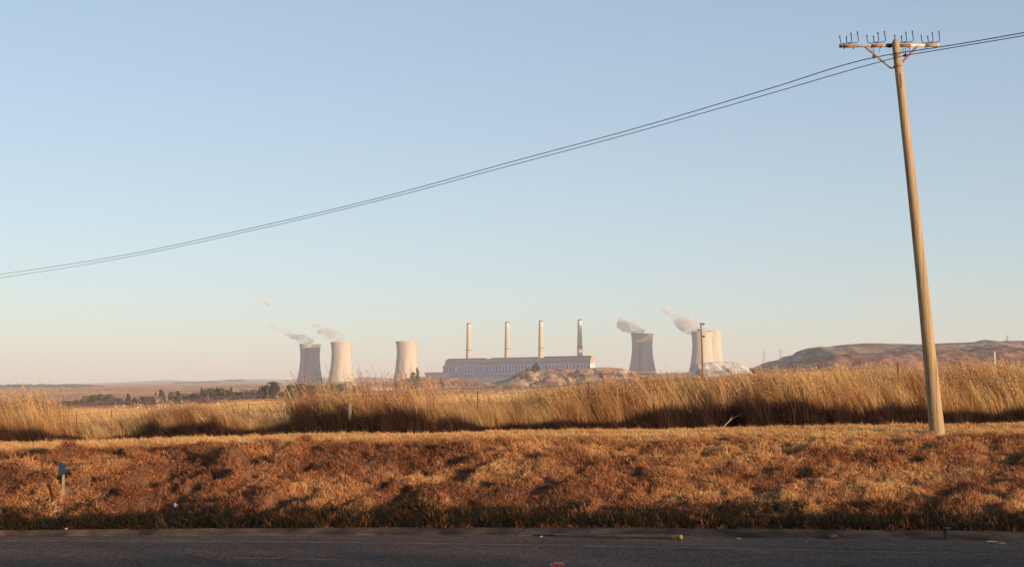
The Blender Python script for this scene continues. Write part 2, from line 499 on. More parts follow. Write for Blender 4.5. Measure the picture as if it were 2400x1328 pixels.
# ------------------------------------------------------------------ grass (instanced clumps, nobody could count it)
def blade_clump(name, n, rad, hmin, hmax, width, lean, mat, bend=0.5, seg=2, head=0.0, flat=0.0, seed=0):
    g = np.random.default_rng(seed)
    co = []; fa = []; hue = []
    for i in range(n):
        a = g.random() * 6.283; r = rad * math.sqrt(g.random())
        bx, by = r * math.cos(a), r * math.sin(a)
        h = hmin + (hmax - hmin) * g.random() ** 1.3
        da = g.random() * 6.283; sp = flat * (0.3 + g.random())
        dx = math.cos(da) * sp * h + lean[0] * h * (0.6 + 0.8 * g.random())
        dy = math.sin(da) * sp * h + lean[1] * h * (0.6 + 0.8 * g.random())
        wa = g.random() * 3.1416
        w = width * (0.6 + 0.8 * g.random())
        wx, wy = math.cos(wa) * w / 2, math.sin(wa) * w / 2
        b0 = len(co); hv = g.normal() * 0.17
        ns = seg
        for k in range(ns + 1):
            t = k / ns
            s = t ** (1 + bend)
            zz = h * t * (1 - 0.18 * s * (abs(dx) + abs(dy)) / max(h, .01))
            px_, py_ = bx + dx * s, by + dy * s
            tw = 1.0 - 0.75 * t
            if k == ns and head == 0:
                co.append((px_, py_, zz)); hue.append(hv)
            else:
                co.append((px_ - wx * tw, py_ - wy * tw, zz)); co.append((px_ + wx * tw, py_ + wy * tw, zz)); hue += [hv, hv]
        for k in range(ns - (1 if head == 0 else 0)):
            q = b0 + 2 * k
            fa.append((q, q + 1, q + 3)); fa.append((q, q + 3, q + 2))
        if head == 0:
            q = b0 + 2 * (ns - 1); fa.append((q, q + 1, q + 2))
        else:
            # drooping seed head: a few short spikelets near the tip
            tipx, tipy, tipz = bx + dx, by + dy, zz
            for s_ in range(4):
                tt = 1 - 0.07 * s_
                sx, sy, sz = bx + dx * tt ** (1 + bend), by + dy * tt ** (1 + bend), zz - h * 0.07 * s_
                ex = sx + lean[0] * head * 0.7 + g.normal() * head * 0.5; ey = sy + g.normal() * head * 0.5; ez = sz + head * (0.2 + 0.5 * g.random()) * (1 if g.random() > .3 else -1)
                q = len(co)
                co += [(sx, sy, sz), ((sx + ex) / 2 + w, (sy + ey) / 2, (sz + ez) / 2), (ex, ey, ez)]
                hue += [hv + .1] * 3
                fa.append((q, q + 1, q + 2))
    me = np_mesh(name, np.array(co), np.array(fa))
    at = me.attributes.new("hue", 'FLOAT', 'POINT'); at.data.foreach_set("value", np.array(hue[:len(me.vertices)], np.float32))
    me.materials.append(mat)
    return me

def make_scatter(name, clumps, pts, rot, scl, idx, tint, label=None, cat=None):
    """one 'stuff' object: a vertex cloud that instances blade clumps"""
    col = bpy.data.collections.new(name + "_clumps")
    for k, me in enumerate(clumps):
        o = bpy.data.objects.new("%s_clump_%02d" % (name, k), me); col.objects.link(o)
    me = bpy.data.meshes.new(name)
    n = len(pts)
    me.vertices.add(n); me.vertices.foreach_set("co", np.asarray(pts, np.float32).ravel())
    for nm, ty_, dat in (("rot", 'FLOAT_VECTOR', rot), ("scl", 'FLOAT_VECTOR', scl), ("pick", 'INT', idx), ("tint", 'FLOAT', tint)):
        a = me.attributes.new(nm, ty_, 'POINT')
        a.data.foreach_set('vector' if ty_ == 'FLOAT_VECTOR' else 'value', np.asarray(dat, np.int32 if ty_ == 'INT' else np.float32).ravel())
    o = link(name, me); tag(o, label, cat, kind='stuff')
    ng = bpy.data.node_groups.new(name + "_scatter", 'GeometryNodeTree')
    ng.interface.new_socket("Geometry", in_out='INPUT', socket_type='NodeSocketGeometry')
    ng.interface.new_socket("Geometry", in_out='OUTPUT', socket_type='NodeSocketGeometry')
    gi = ng.nodes.new('NodeGroupInput'); go = ng.nodes.new('NodeGroupOutput')
    ci = ng.nodes.new('GeometryNodeCollectionInfo'); ci.inputs['Collection'].default_value = col
    ci.inputs['Separate Children'].default_value = True; ci.inputs['Reset Children'].default_value = True
    ip = ng.nodes.new('GeometryNodeInstanceOnPoints'); ip.inputs['Pick Instance'].default_value = True
    def named(nm, t):
        q = ng.nodes.new('GeometryNodeInputNamedAttribute'); q.data_type = t; q.inputs['Name'].default_value = nm
        return q.outputs['Attribute']
    e2r = ng.nodes.new('FunctionNodeEulerToRotation')
    L = ng.links.new
    L(named("rot", 'FLOAT_VECTOR'), e2r.inputs[0])
    L(gi.outputs[0], ip.inputs['Points']); L(ci.outputs[0], ip.inputs['Instance'])
    L(named("pick", 'INT'), ip.inputs['Instance Index']); L(e2r.outputs[0], ip.inputs['Rotation']); L(named("scl", 'FLOAT_VECTOR'), ip.inputs['Scale'])
    L(ip.outputs[0], go.inputs[0])
    mod = o.modifiers.new("scatter", 'NODES'); mod.node_group = ng
    return o

def euler(n, zr=math.pi, tilt=0.15):
    return np.stack([rng.normal(0, tilt, n), rng.normal(0, tilt, n), rng.uniform(-zr, zr, n)], -1)

def euler_on_slope(px, py, zr, tilt):
    """clumps stand across the slope they grow on"""
    e = 0.12
    gx = (near_z(px + e, py) - near_z(px - e, py)) / (2 * e); gy = (near_z(px, py + e) - near_z(px, py - e)) / (2 * e)
    n = len(px); out = np.zeros((n, 3)); r1 = rng.normal(0, tilt, (n, 2)); yaw = rng.uniform(-zr, zr, n)
    for i in range(n):
        q = Vector((0, 0, 1)).rotation_difference(Vector((-gx[i] * 0.9 + r1[i, 0], -gy[i] * 0.9 + r1[i, 1], 1)))
        q = q @ Matrix.Rotation(yaw[i], 3, 'Z').to_quaternion()
        out[i] = q.to_euler('XYZ')
    return out

# --- short, mown red-brown grass on the embankment and the yellow strip on its top
cl_short = [blade_clump("c", 60, 0.15, 0.03, 0.11, 0.011, (-0.15, 0.1), M['grass_short'], flat=0.9, seed=k) for k in range(5)] + \
           [blade_clump("c", 36, 0.09, 0.06, 0.20, 0.010, (-0.35, -0.1), M['grass_short'], flat=0.45, seed=20 + k) for k in range(4)]
n = 85000
px_ = rng.uniform(-22, 22, n); ty_ = rng.random(n)
py_ = y_kt(px_) + 0.02 + ty_ * (ROOT + 1.5 - y_kt(px_))
pz_ = near_z(px_, py_)
dens = fbm(px_ * 1.9, py_ * 1.5, 4)
slope_t = (py_ - y_kt(px_)) / (CREST - y_kt(px_))
strip_m = sstep(33.2, 34.3, py_)
keep = (dens > 0.42 + 0.06 * rng.random(n)) | (strip_m > 0.5) | (rng.random(n) < 0.72)
px_, py_, pz_, dens, slope_t, strip_m = (a[keep] for a in (px_, py_, pz_, dens, slope_t, strip_m))
n = len(px_)
patch = fbm(px_ * 0.55 + 60, py_ * 0.8 + 3, 4)
redl = sstep(4, -8, px_)
tint = 0.47 + 1.25 * (patch - 0.5) - 0.17 * redl + rng.normal(0, 0.07, n)
tint = tint * (1 - strip_m) + strip_m * (0.80 + 0.5 * (patch - 0.5) + rng.normal(0, 0.06, n))
tint = np.maximum(tint, 0.2 + rng.normal(0, 0.05, n)) - 0.2 * sstep(0.16, 0.0, slope_t)
h = (0.55 + 0.45 * rng.random(n)) * (1 - 0.15 * strip_m) * (0.75 + 0.7 * (fbm(px_ * 2.3 + 9, py_ * 2.3, 3)))
h = h * (1 + 0.5 * sstep(0.2, 0.0, slope_t))
scl = np.stack([1.0 + 0 * h, 1.0 + 0 * h, h], -1) * (0.85 + 0.3 * rng.random(n))[:, None]
idx = np.where(rng.random(n) < 0.85, rng.integers(0, 5, n), rng.integers(5, 9, n))
make_scatter('dry_grass', cl_short, np.stack([px_, py_, pz_ - 0.01], -1), euler_on_slope(px_, py_, 0.9, 0.2), scl, idx, tint,
             'short mown red-brown and yellow grass covering the roadside embankment', 'grass')

# --- green-black tufts leaning over the kerb
cl_green = [blade_clump("c", 44, 0.14, 0.06, 0.26, 0.012, (-0.1, -0.35), M['grass_green'], flat=0.8, seed=50 + k) for k in range(4)]
n = 7000
px_ = rng.uniform(-22, 22, n); py_ = y_kt(px_) + 0.02 + np.abs(rng.normal(0, 0.55, n)); pz_ = near_z(px_, py_)
make_scatter('kerb_grass', cl_green, np.stack([px_, py_, pz_ - 0.01], -1), euler_on_slope(px_, py_, 0.8, 0.2), np.repeat((0.7 + 0.6 * rng.random(n))[:, None], 3, 1),
             rng.integers(0, 4, n), 0.35 + rng.normal(0, 0.2, n), 'dark green unmown grass at the foot of the bank behind the kerb', 'grass')

# --- tall straw grass along the fence
TOP = ([-400, 0, 60, 130, 210, 300, 400, 470, 560, 600, 690, 705, 760, 830, 850, 960, 1050, 1120, 1200, 1300, 1400, 1500, 1650, 1800, 2000, 2200, 2400, 2800],
       [942, 938, 930, 950, 968, 965, 948, 938, 942, 972, 976, 945, 928, 930, 938, 940, 935, 930, 932, 910, 895, 885, 884, 872, 864, 856, 853, 850])
SHADE_TOP = ([-400, 0, 100, 200, 340, 360, 480, 590, 690, 720, 860, 1000, 1100, 1150, 1300, 1500, 1600, 1640, 1800, 2000, 2100, 2250, 2400, 2800],
        [1000, 1003, 996, 1020, 1018, 984, 972, 1000, 995, 955, 957, 962, 985, 992, 985, 975, 955, 938, 932, 940, 950, 958, 958, 955])  # top rows of the shaded band, give the dark layer its height
DENS = ([-400, 0, 100, 200, 330, 360, 580, 600, 690, 700, 2800], [1, 1, 1, .55, .6, 1, 1, .45, .45, 1, 1])
def root_py(px): return np.interp(px, [0, 600, 1000, 1500, 2000, 2400], [1036, 1023, 1018, 1005, 997, 992])

cl_tall = [blade_clump("c", 34, 0.20, 0.55, 1.0, 0.0085, (-0.30, -0.02), M['grass_tall'], bend=0.7, seg=3, head=0.06, flat=0.12, seed=80 + k) for k in range(6)]
cl_leaf = [blade_clump("c", 46, 0.20, 0.35, 1.0, 0.010, (-0.26, 0.0), M['grass_tall'], bend=0.8, seg=3, flat=0.18, seed=100 + k) for k in range(4)]
n = 13000
py_ = ROOT + 0.5 + rng.random(n) ** 1.1 * 5.2
px_ = rng.uniform(-20, 20, n)
pp = 1200 + F * px_ / py_
keep = rng.random(n) < np.interp(pp, DENS[0], DENS[1])
px_, py_, pp = px_[keep], py_[keep], pp[keep]; n = len(px_)
pz_ = near_z(px_, py_)
gz = 905 + (CAMZ - pz_) / F * 0
ground_row = 905 + (CAMZ - pz_) * F / py_
top = np.interp(pp - 12, TOP[0], TOP[1])
clus = fbm(px_ * 1.3 + 7, py_ * 0.8, 4)
hh = (ground_row - top) * py_ / F
hh = hh * (0.72 + 0.62 * clus) * rng.uniform(0.55, 1.12, n) * np.interp(pp, [0, 1200, 1700, 2400], [0.92, 0.90, 0.96, 1.0])
hh = np.clip(hh, 0.25, 2.6)
tint = 0.62 + 1.2 * (fbm(px_ * 0.9 + 90, py_ * 0.8, 4) - 0.5) + rng.normal(0, 0.14, n)
scl = np.stack([0.85 + 0.15 * hh, 0.85 + 0.15 * hh, hh], -1)
scl[:, 0] = np.clip(hh, 0.7, 1.5)
idx = np.where(rng.random(n) < 0.55, rng.integers(0, 6, n), rng.integers(6, 10, n))
make_scatter('tall_grass', cl_tall + cl_leaf, np.stack([px_, py_, pz_ - 0.02], -1), euler(n, 0.5, 0.10), scl, idx, tint,
             'tall straw-coloured grass leaning left along the wire fence', 'grass')

# --- single seed stems that stand out above the mass
STEM = ([-400, 0, 30, 120, 180, 300, 350, 420, 600, 660, 700, 760, 860, 900, 1050, 1100, 1300, 1450, 1700, 1900, 2000, 2400, 2800],
        [930, 905, 892, 885, 940, 935, 885, 925, 925, 890, 850, 838, 862, 838, 868, 905, 880, 858, 858, 838, 845, 835, 830])
STW = ([-400, 0, 130, 200, 330, 360, 560, 640, 700, 860, 1050, 1200, 1300, 2800], [.8, 1.0, .8, .1, .3, .35, .5, .8, 1.0, 1.0, .5, .35, .7, 1.0])
cl_stem = [blade_clump("c", 5, 0.12, 0.7, 1.0, 0.014, (-0.34, -0.02), M['grass_tall'], bend=1.0, seg=4, head=0.07, flat=0.10, seed=210 + k) for k in range(7)]
n = 3200
py_ = ROOT + 0.8 + rng.random(n) * 3.5; px_ = rng.uniform(-20, 20, n); pp = 1200 + F * px_ / py_
keep = rng.random(n) < np.interp(pp, STW[0], STW[1])
px_, py_, pp = px_[keep], py_[keep], pp[keep]; n = len(px_)
pz_ = near_z(px_, py_); ground_row = 905 + (CAMZ - pz_) * F / py_
hi = np.interp(pp - 25, STEM[0], STEM[1]); lo_ = np.interp(pp - 12, TOP[0], TOP[1])
rowt = lo_ + (hi - lo_) * rng.random(n) ** 1.6
hh = np.clip((ground_row - rowt) * py_ / F * 1.1, .4, 3.0)
make_scatter('seed_stems', cl_stem, np.stack([px_, py_, pz_ - 0.02], -1), euler(n, 0.5, 0.10), np.stack([np.clip(hh, .8, 1.25)] * 2 + [hh], -1),
             rng.integers(0, 7, n), 0.45 + rng.normal(0, 0.25, n), 'single tall seed stems standing out above the straw grass', 'grass')

# --- brown growth at its foot, the shade there put into its colour
cl_dark = [blade_clump("c", 90, 0.20, 0.35, 1.0, 0.010, (-0.24, 0.0), M['grass_shade'], bend=0.8, seg=2, flat=0.28, seed=130 + k) for k in range(5)]
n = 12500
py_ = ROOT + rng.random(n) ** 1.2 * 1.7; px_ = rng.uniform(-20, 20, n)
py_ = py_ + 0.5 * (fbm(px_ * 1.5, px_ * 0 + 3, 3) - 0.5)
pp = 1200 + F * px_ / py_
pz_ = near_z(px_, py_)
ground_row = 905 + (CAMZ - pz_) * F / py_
drow = np.interp(pp - 6, SHADE_TOP[0], SHADE_TOP[1])
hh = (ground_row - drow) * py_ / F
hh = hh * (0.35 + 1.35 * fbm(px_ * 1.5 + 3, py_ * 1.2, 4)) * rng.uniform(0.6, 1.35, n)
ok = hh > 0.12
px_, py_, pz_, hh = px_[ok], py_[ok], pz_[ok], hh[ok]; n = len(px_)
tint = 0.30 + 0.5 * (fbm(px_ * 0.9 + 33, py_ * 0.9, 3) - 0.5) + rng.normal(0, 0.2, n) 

make_scatter('shade_undergrowth', cl_dark, np.stack([px_, py_, pz_ - 0.02], -1), euler(n, 0.7, 0.12), np.stack([np.clip(hh, .6, 1.1)] * 2 + [hh], -1),
             rng.integers(0, 5, n), tint, 'brown matted growth below the tall straw grass, shade put into its colour', 'shade_undergrowth')

# --- rust-red middle layer between the shade-dark growth and the straw
n = 7500
py_ = ROOT + 0.5 + rng.random(n) * 1.8; px_ = rng.uniform(-20, 20, n); pp = 1200 + F * px_ / py_
pz_ = near_z(px_, py_); ground_row = 905 + (CAMZ - pz_) * F / py_
hh = (ground_row - np.interp(pp - 8, SHADE_TOP[0], SHADE_TOP[1])) * py_ / F
hh = hh * (0.95 + 0.9 * fbm(px_ * 1.8 + 71, py_, 4)) * rng.uniform(0.8, 1.2, n)
ok = (hh > 0.2) & (rng.random(n) < np.interp(pp, [150, 200, 330, 380, 600, 640, 680, 700], [1, .15, .15, 1, 1, .3, .3, 1]))
px_, py_, pz_, hh = px_[ok], py_[ok], pz_[ok], hh[ok]; n = len(px_)
make_scatter('rust_grass', cl_leaf + cl_tall[:2], np.stack([px_, py_, pz_ - 0.02], -1), euler(n, 0.5, 0.12), np.stack([np.clip(hh, .6, 1.1)] * 2 + [hh], -1),
             rng.integers(0, 6, n), 0.12 + 0.5 * (fbm(px_ * 1.1 + 3, py_, 3) - 0.5) + rng.normal(0, 0.16, n), 'rust-brown grass blades rising out of the shade-dark growth', 'grass')

# --- lower veld grass behind the fence
n = 26000
py_ = 43.5 + rng.random(n) ** 1.7 * 120
px_ = (rng.random(n) * 2 - 1) * (py_ * 0.42)
pz_ = np.where(py_ < 44, near_z(px_, py_), far_z(px_, py_))
patch = fbm(px_ * 0.12, py_ * 0.06, 4)
h = (0.22 + 0.28 * rng.random(n)) * (0.6 + 0.9 * patch)
big = 1 + (py_ - 43) / 60
tint = 0.72 + 0.9 * (patch - 0.5) + rng.normal(0, 0.06, n)
make_scatter('veld_grass', cl_leaf + [blade_clump("c", 46, 0.28, 0.4, 1.0, 0.02, (-0.2, 0.0), M['grass_tall'], bend=0.8, seg=2, flat=0.3, seed=180 + k) for k in range(3)],
             np.stack([px_, py_, pz_ - 0.03], -1), euler(n, 0.8, 0.1),
             np.stack([1.3 * big, 1.3 * big, h * (0.8 + 0.2 * big)], -1), rng.integers(0, 7, n), tint,
             'low golden veld grass on the open field beyond the fence', 'grass')

# --- the same standing grass further out, coarser tussocks
cl_far = []
for k in range(5):
    cl_far.append(blade_clump("c", 40, 1.6, 0.35, 1.0, 0.22, (-0.2, 0.0), M['grass_tall'], bend=0.3, seg=2, flat=0.5, seed=240 + k))
n = 60000
py_ = np.exp(rng.uniform(math.log(110), math.log(6500), n)); px_ = (rng.random(n) * 2 - 1) * py_ * 0.44
pz_ = far_z(px_, py_) + (fbm(px_ * 0.02, py_ * 0.01, 4) - 0.5) * np.minimum(py_ * 0.0012, 3.0) * sstep(60, 120, py_)
patch = fbm(px_ * 0.010, py_ * 0.004, 5)
keep = rng.random(n) < 0.35 + 1.3 * (patch - 0.25)
px_, py_, pz_, patch = (a_[keep] for a_ in (px_, py_, pz_, patch)); n = len(px_)
w_ = np.clip(py_ / 330, 0.7, 12)
tint = 0.55 + 1.1 * (fbm(px_ * 0.006 + 40, py_ * 0.003, 4) - 0.5) + rng.normal(0, 0.08, n)
make_scatter('far_veld_grass', cl_far, np.stack([px_, py_, pz_ - 0.05], -1), euler(n, 3.1, 0.05), np.stack([w_, w_, 0.5 + 0.5 * rng.random(n) + 0.0002 * py_], -1),
             rng.integers(0, 5, n), tint, 'dry standing grass of the open plain out to the power station', 'grass')

# --- grass on top of the added, unseen bank behind the viewer (it shades the road)
n = 5000
px_ = rng.uniform(-60, 90, n); py_ = rng.uniform(-16, -4, n)
vz = np.interp(py_, [-160, -40, -18, -11, -7.5, -3, 2], [1.0, 2.2, 3.4, SHADE_BANK_H, SHADE_BANK_H * 0.92, 1.6, 1.15]) + (fbm(px_ * 0.22, py_ * 0.22, 4) - 0.5) * 1.6 * sstep(1, -8, py_) + (fbm(px_ * 0.8, py_ * 0.8, 3) - 0.5) * 0.5 * sstep(3, -6, py_)
make_scatter('shade_bank_grass', cl_dark, np.stack([px_, py_, vz - 0.05], -1), euler(n, 3, 0.15), np.repeat((0.5 + 0.6 * rng.random(n))[:, None], 3, 1),
             rng.integers(0, 5, n), 0.5 + rng.normal(0, 0.2, n), 'rough grass on the unseen bank added behind the viewer for shade', 'grass')

# ------------------------------------------------------------------ power station
M['tower'] = noisy('tower_concrete', [(0.34, (0.31, 0.265, 0.22)), (0.48, (0.42, 0.36, 0.30)), (0.68, (0.48, 0.42, 0.355))], 0.07, 5, (1, 1, 0.12))
M['tower_rim'] = noisy('tower_rim_concrete', [(0.3, (0.36, 0.32, 0.28)), (0.7, (0.46, 0.41, 0.36))], 0.1, 4)
M['tower_dark'] = noisy('tower_wet_inside', [(0.3, (0.10, 0.09, 0.085)), (0.7, (0.17, 0.155, 0.145))], 0.1, 4)
def tower_profile(H, rt):
    pr = []
    for k in range(33):
        t = k / 32
        zt = 0.74
        if t < zt: r = math.sqrt(1 + ((zt - t) / 0.70) ** 2) * 0.905
        else: r = math.sqrt(1 + ((t - zt) / 0.54) ** 2) * 0.905
        pr.append((rt * r, t * H))
    return pr
def cooling_tower(cx, top_py, D, rt, H, label):
    top = P(cx, top_py, D); base = Vector((top.x, top.y, top.z - H))
    t = empty('cooling_tower', base); tag(t, label, 'cooling tower', 'cooling towers of the power station')
    prof = tower_profile(H, rt)
    lo = [(r, z) for r, z in prof if z >= 0.07 * H]
    lo[-1] = (lo[-1][0], H)
    inner = [(r - 1.0, z) for r, z in lo][::-1]
    m = MB(); m.lathe(lo + inner + [lo[0]], 72); m.build('shell', M['tower'], t, sm=False)
    for p in t.children[0].data.polygons: p.use_smooth = True
    rt_ = lo[-1][0]
    m = MB(); m.lathe([(rt_ - 1.1, H - 1.2), (rt_ + 0.8, H - 1.2), (rt_ + 0.8, H + 0.35), (rt_ - 1.1, H + 0.35), (rt_ - 1.1, H - 1.2)], 64); m.build('rim', M['tower_rim'], t)
    zb = 0.85 * H; rb = np.interp(zb, [z for r, z in prof], [r for r, z in prof])
    m = MB(); m.lathe([(rb, zb - .5), (rb + 0.7, zb - .5), (rb + 0.7, zb + .5), (rb, zb + .5)], 64); m.build('stiffening_ring', M['tower_rim'], t)
    m = MB(); r0 = lo[0][0]; r1 = prof[0][0] + 1.5
    for k in range(36):
        a = 2 * math.pi * k / 36
        for s in (-1, 1):
            b = a + s * math.pi / 36
            m.tube([(r1 * math.cos(a), r1 * math.sin(a), 0), (r0 * math.cos(b), r0 * math.sin(b), 0.075 * H)], 0.6, 5)
    o = m.build('support_columns', M['tower_rim'], t); o["kind"] = "stuff"
    m = MB(); m.lathe([(r1 + 1, -14), (r1 + 1, 0.4), (0.1, 0.4)], 48); m.build('basin', M['tower_dark'], t)
    m = MB(); m.lathe([(r0 - 3, 0.4), (r0 - 3, 0.08 * H)], 48); m.build('fill_pack', M['tower_dark'], t)
    return t
HT = 104.0
T1 = cooling_tower(727, 807, 3500, 26.6, HT, 'leftmost cooling tower, almost wholly in the shadow of its neighbour')
T2 = cooling_tower(801, 802, 3402, 26.8, HT, 'sunlit cooling tower just right of the shaded leftmost one')
T3 = cooling_tower(954, 800, 3400, 27.2, HT, 'sunlit cooling tower standing alone left of the long boiler house')
T5 = cooling_tower(1505, 782, 3500, 27.8, HT, 'shaded cooling tower with only its upper right rim lit')
T6 = cooling_tower(1646, 778, 3355, 26.5, HT, 'sunlit cooling tower behind the thin wooden pole, nearer of the overlapping pair')
T7 = cooling_tower(1667, 775.5, 3460, 26.8, HT, 'rightmost cooling tower, mostly hidden behind its overlapping neighbour')

# chimneys
M['chimney'] = noisy('chimney_concrete', [(0.3, (0.42, 0.35, 0.29)), (0.7, (0.50, 0.42, 0.35))], 0.08, 5, (1, 1, 0.3), fine=0.3)
M['chimney_patch'] = noisy('chimney_peeling_paint', [(0.36, (0.17, 0.08, 0.065)), (0.45, (0.32, 0.20, 0.15)), (0.52, (0.46, 0.39, 0.32))], 0.10, 4, (1, 1, 0.5))
M['white_band'] = noisy('white_band_paint', [(0.3, (0.50, 0.45, 0.39)), (0.7, (0.60, 0.55, 0.48))], 0.2, 4)
M['dark_steel'] = noisy('dark_steel', [(0.3, (0.05, 0.045, 0.04)), (0.7, (0.09, 0.08, 0.07))], 2.0, 4, rough=0.6)
def chimney(cx, top_py, D, label, patch=False):
    top = P(cx, top_py, D); H = 165.0
    t = empty('chimney', (top.x, top.y, top.z - H)); tag(t, label, 'chimney', 'chimneys behind the boiler house')
    rt, rb = 4.7, 8.6
    rr = lambda z: rb + (rt - rb) * (z / H) ** 0.85
    z1 = H - 15
    segs = [(0, H - 75), (H - 75, z1)] if patch else [(0, z1)]
    for i, (a, b) in enumerate(segs):
        m = MB(); m.lathe([(rr(a + (b - a) * k / 12), a + (b - a) * k / 12) for k in range(13)], 32)
        m.build('shaft', M['chimney_patch'] if (patch and i == 1) else M['chimney'], t, sm=True)
    m = MB(); m.lathe([(rr(z1) + 0.1, z1), (rr(H) + 0.1, H - 2.5)], 32); m.build('painted_band', M['white_band'], t, sm=True)
    m = MB(); m.lathe([(rr(H) + .7, H - 2.6), (rr(H) + .7, H), (rr(H) - 1.2, H), (rr(H) - 1.2, H - 6)], 32); m.build('cap', M['dark_steel'], t)
    zg = H * 0.57
    for zz in (zg,):
        m = MB(); m.lathe([(rr(zz), zz - .4), (rr(zz) + 1.5, zz - .4), (rr(zz) + 1.5, zz + 1.0), (rr(zz) + 1.4, zz + 1.0), (rr(zz) + 1.4, zz), (rr(zz), zz)], 32); m.build('gallery', M['dark_steel'], t)
    m = MB(); a = R(195)
    m.tube([((rr(0) + .6) * math.cos(a), (rr(0) + .6) * math.sin(a), 0), ((rr(H) + .6) * math.cos(a), (rr(H) + .6) * math.sin(a), H)], 0.45, 5); m.build('ladder', M['dark_steel'], t)
CHD = (3712, 3680, 3640, 3612)
chimney(1099, 757, CHD[0], 'leftmost of the four tall chimneys, plain concrete with a white top')
chimney(1189, 753.5, CHD[1], 'second chimney from the left, thin dark side and white top')
chimney(1268, 751, CHD[2], 'third chimney from the left, plain shaft under a white top')
chimney(1359, 748, CHD[3], 'rightmost chimney, its shaft stained with dark red patches')

# boiler house
M['bh_wall'] = noisy('cladding_pale', [(0.3, (0.50, 0.46, 0.46)), (0.7, (0.62, 0.57, 0.57))], 0.05, 5, fine=0.4)
M['bh_pilaster'] = noisy('pilaster_pale', [(0.3, (0.70, 0.66, 0.66)), (0.7, (0.80, 0.76, 0.76))], 0.05, 4)
M['bh_roof'] = noisy('roof_sheet_brown', [(0.3, (0.32, 0.25, 0.21)), (0.7, (0.42, 0.34, 0.29))], 0.04, 5, fine=0.3)
M['bh_roof_dark'] = noisy('roof_ridge_dark', [(0.3, (0.14, 0.12, 0.11)), (0.7, (0.20, 0.17, 0.16))], 0.05, 4)
M['bh_glass'] = noisy('window_blue_glass', [(0.3, (0.10, 0.15, 0.36)), (0.5, (0.15, 0.23, 0.50)), (0.7, (0.26, 0.33, 0.60))], 0.08, 3, rough=0.25, spec=0.5)
M['bh_glass_dark'] = noisy('window_dark_glass', [(0.3, (0.09, 0.09, 0.11)), (0.7, (0.16, 0.16, 0.19))], 0.1, 3, rough=0.25, spec=0.5)
M['white_sheet'] = noisy('pale_sheet', [(0.3, (0.60, 0.58, 0.55)), (0.7, (0.75, 0.72, 0.68))], 0.2, 3)
A_ = P(1039, 905, 3680); B_ = P(1384, 905, 3300)
ax = Vector((B_.x - A_.x, B_.y - A_.y, 0)); LEN = ax.length; ax.normalize()
ny = Vector((-ax.y, ax.x, 0))            # away from the camera
if ny.y < 0: ny = -ny
bh = empty('boiler_house', (A_.x, A_.y, 0)); tag(bh, 'long boiler house with a curved brown roof and rows of tall blue windows', 'building')
Mtx = Matrix(((ax.x, ny.x, 0), (ax.y, ny.y, 0), (0, 0, 1)))
def row_h(py_l, py_r, s=0.0):
    """height of a line seen at py_l on the left end and py_r on the right end, at fraction s of the length"""
    zl = zrow(py_l, 3680); zr = zrow(py_r, 3300); return zl + (zr - zl) * s
def bh_part(name, boxes, mat, parent=bh):
    m = MB()
    for (s0, s1, d0, d1, z0, z1) in boxes:      # along (m), outwards(-)/inwards(+) (m), heights
        vs = []
        for z in (z0, z1):
            for s, d in ((s0, d0), (s1, d0), (s1, d1), (s0, d1)):
                vs.append(Mtx @ Vector((s, d, z)))
        m.add(vs, [(0, 3, 2, 1), (4, 5, 6, 7), (0, 1, 5, 4), (1, 2, 6, 5), (2, 3, 7, 6), (3, 0, 4, 7)])
    return m.build(name, mat, parent)
ZE = 0.5 * (zrow(856.5, 3680) + zrow(851.5, 3300))     # eaves
ZW1 = ZE - 1.5; ZW0 = ZW1 - 17.0                       # window band
ZBASE = -6.0
DEP = 15.0
bh_part('wall', [(0, LEN, 0, DEP, ZBASE, ZE)], M['bh_wall'])
# curved roof
m = MB(); prof = []
RH = 0.5 * (zrow(843.5, 3680) + zrow(834, 3300)) - ZE
for k in range(13):
    a = math.pi * k / 12
    prof.append((DEP / 2 - (DEP / 2 + 0.8) * math.cos(a) * (1 if True else 1), ZE + 0.3 + RH * (math.sin(a) ** 0.75)))
vs = [];
for s in (6, LEN + 0.6):
    for d, z in prof: vs.append(Mtx @ Vector((s, d, z)))
n_ = len(prof)
m.add(vs, [(i, i + 1, i + 1 + n_, i + n_) for i in range(n_ - 1)] + [tuple(range(n_)), tuple(range(n_, 2 * n_))[::-1]])
m.build('roof', M['bh_roof'], bh)
bh_part('roof_monitor', [(12, LEN * 0.30, 4, 11, ZE + RH - 2, ZE + RH + 2.2), (LEN * 0.34, LEN * 0.66, 4, 11, ZE + RH - 2, ZE + RH + 2.0), (LEN * 0.70, LEN - 4, 4, 11, ZE + RH - 2, ZE + RH + 2.6)], M['bh_roof_dark'])
bh_part('eaves_beam', [(-1, LEN + 1, -1.6, -0.05, ZE - 0.9, ZE + 1.0)], M['bh_wall'])
bh_part('sill_beam', [(-1, LEN + 1, -1.4, -0.05, ZW0 - 2.6, ZW0 - 0.6)], M['bh_wall'])
for (s0, s1) in ((0.31, 0.33), (0.345, 0.36), (0.672, 0.69), (0.70, 0.71)):
    bh_part('roof_hatch', [(LEN * s0, LEN * s1, 3, 9, ZE + RH * 0.55, ZE + RH * 0.55 + 6)], M['white_sheet'])
NW = 45; pitch = LEN / NW
wme = {}
for k in range(NW):
    gl = M['bh_glass_dark'] if (k % 3 == 2 or k in (0, 3, 40, 44)) else M['bh_glass']
    w = 0.56 + 0.08 * random.random()
    s0 = k * pitch + pitch * (1 - w) / 2
    if k in (4,): continue
    bh_part('window', [(s0, s0 + pitch * w, -0.25, -0.04, ZW0 + random.uniform(0, 1.0), ZW1 - 1.0)], gl)
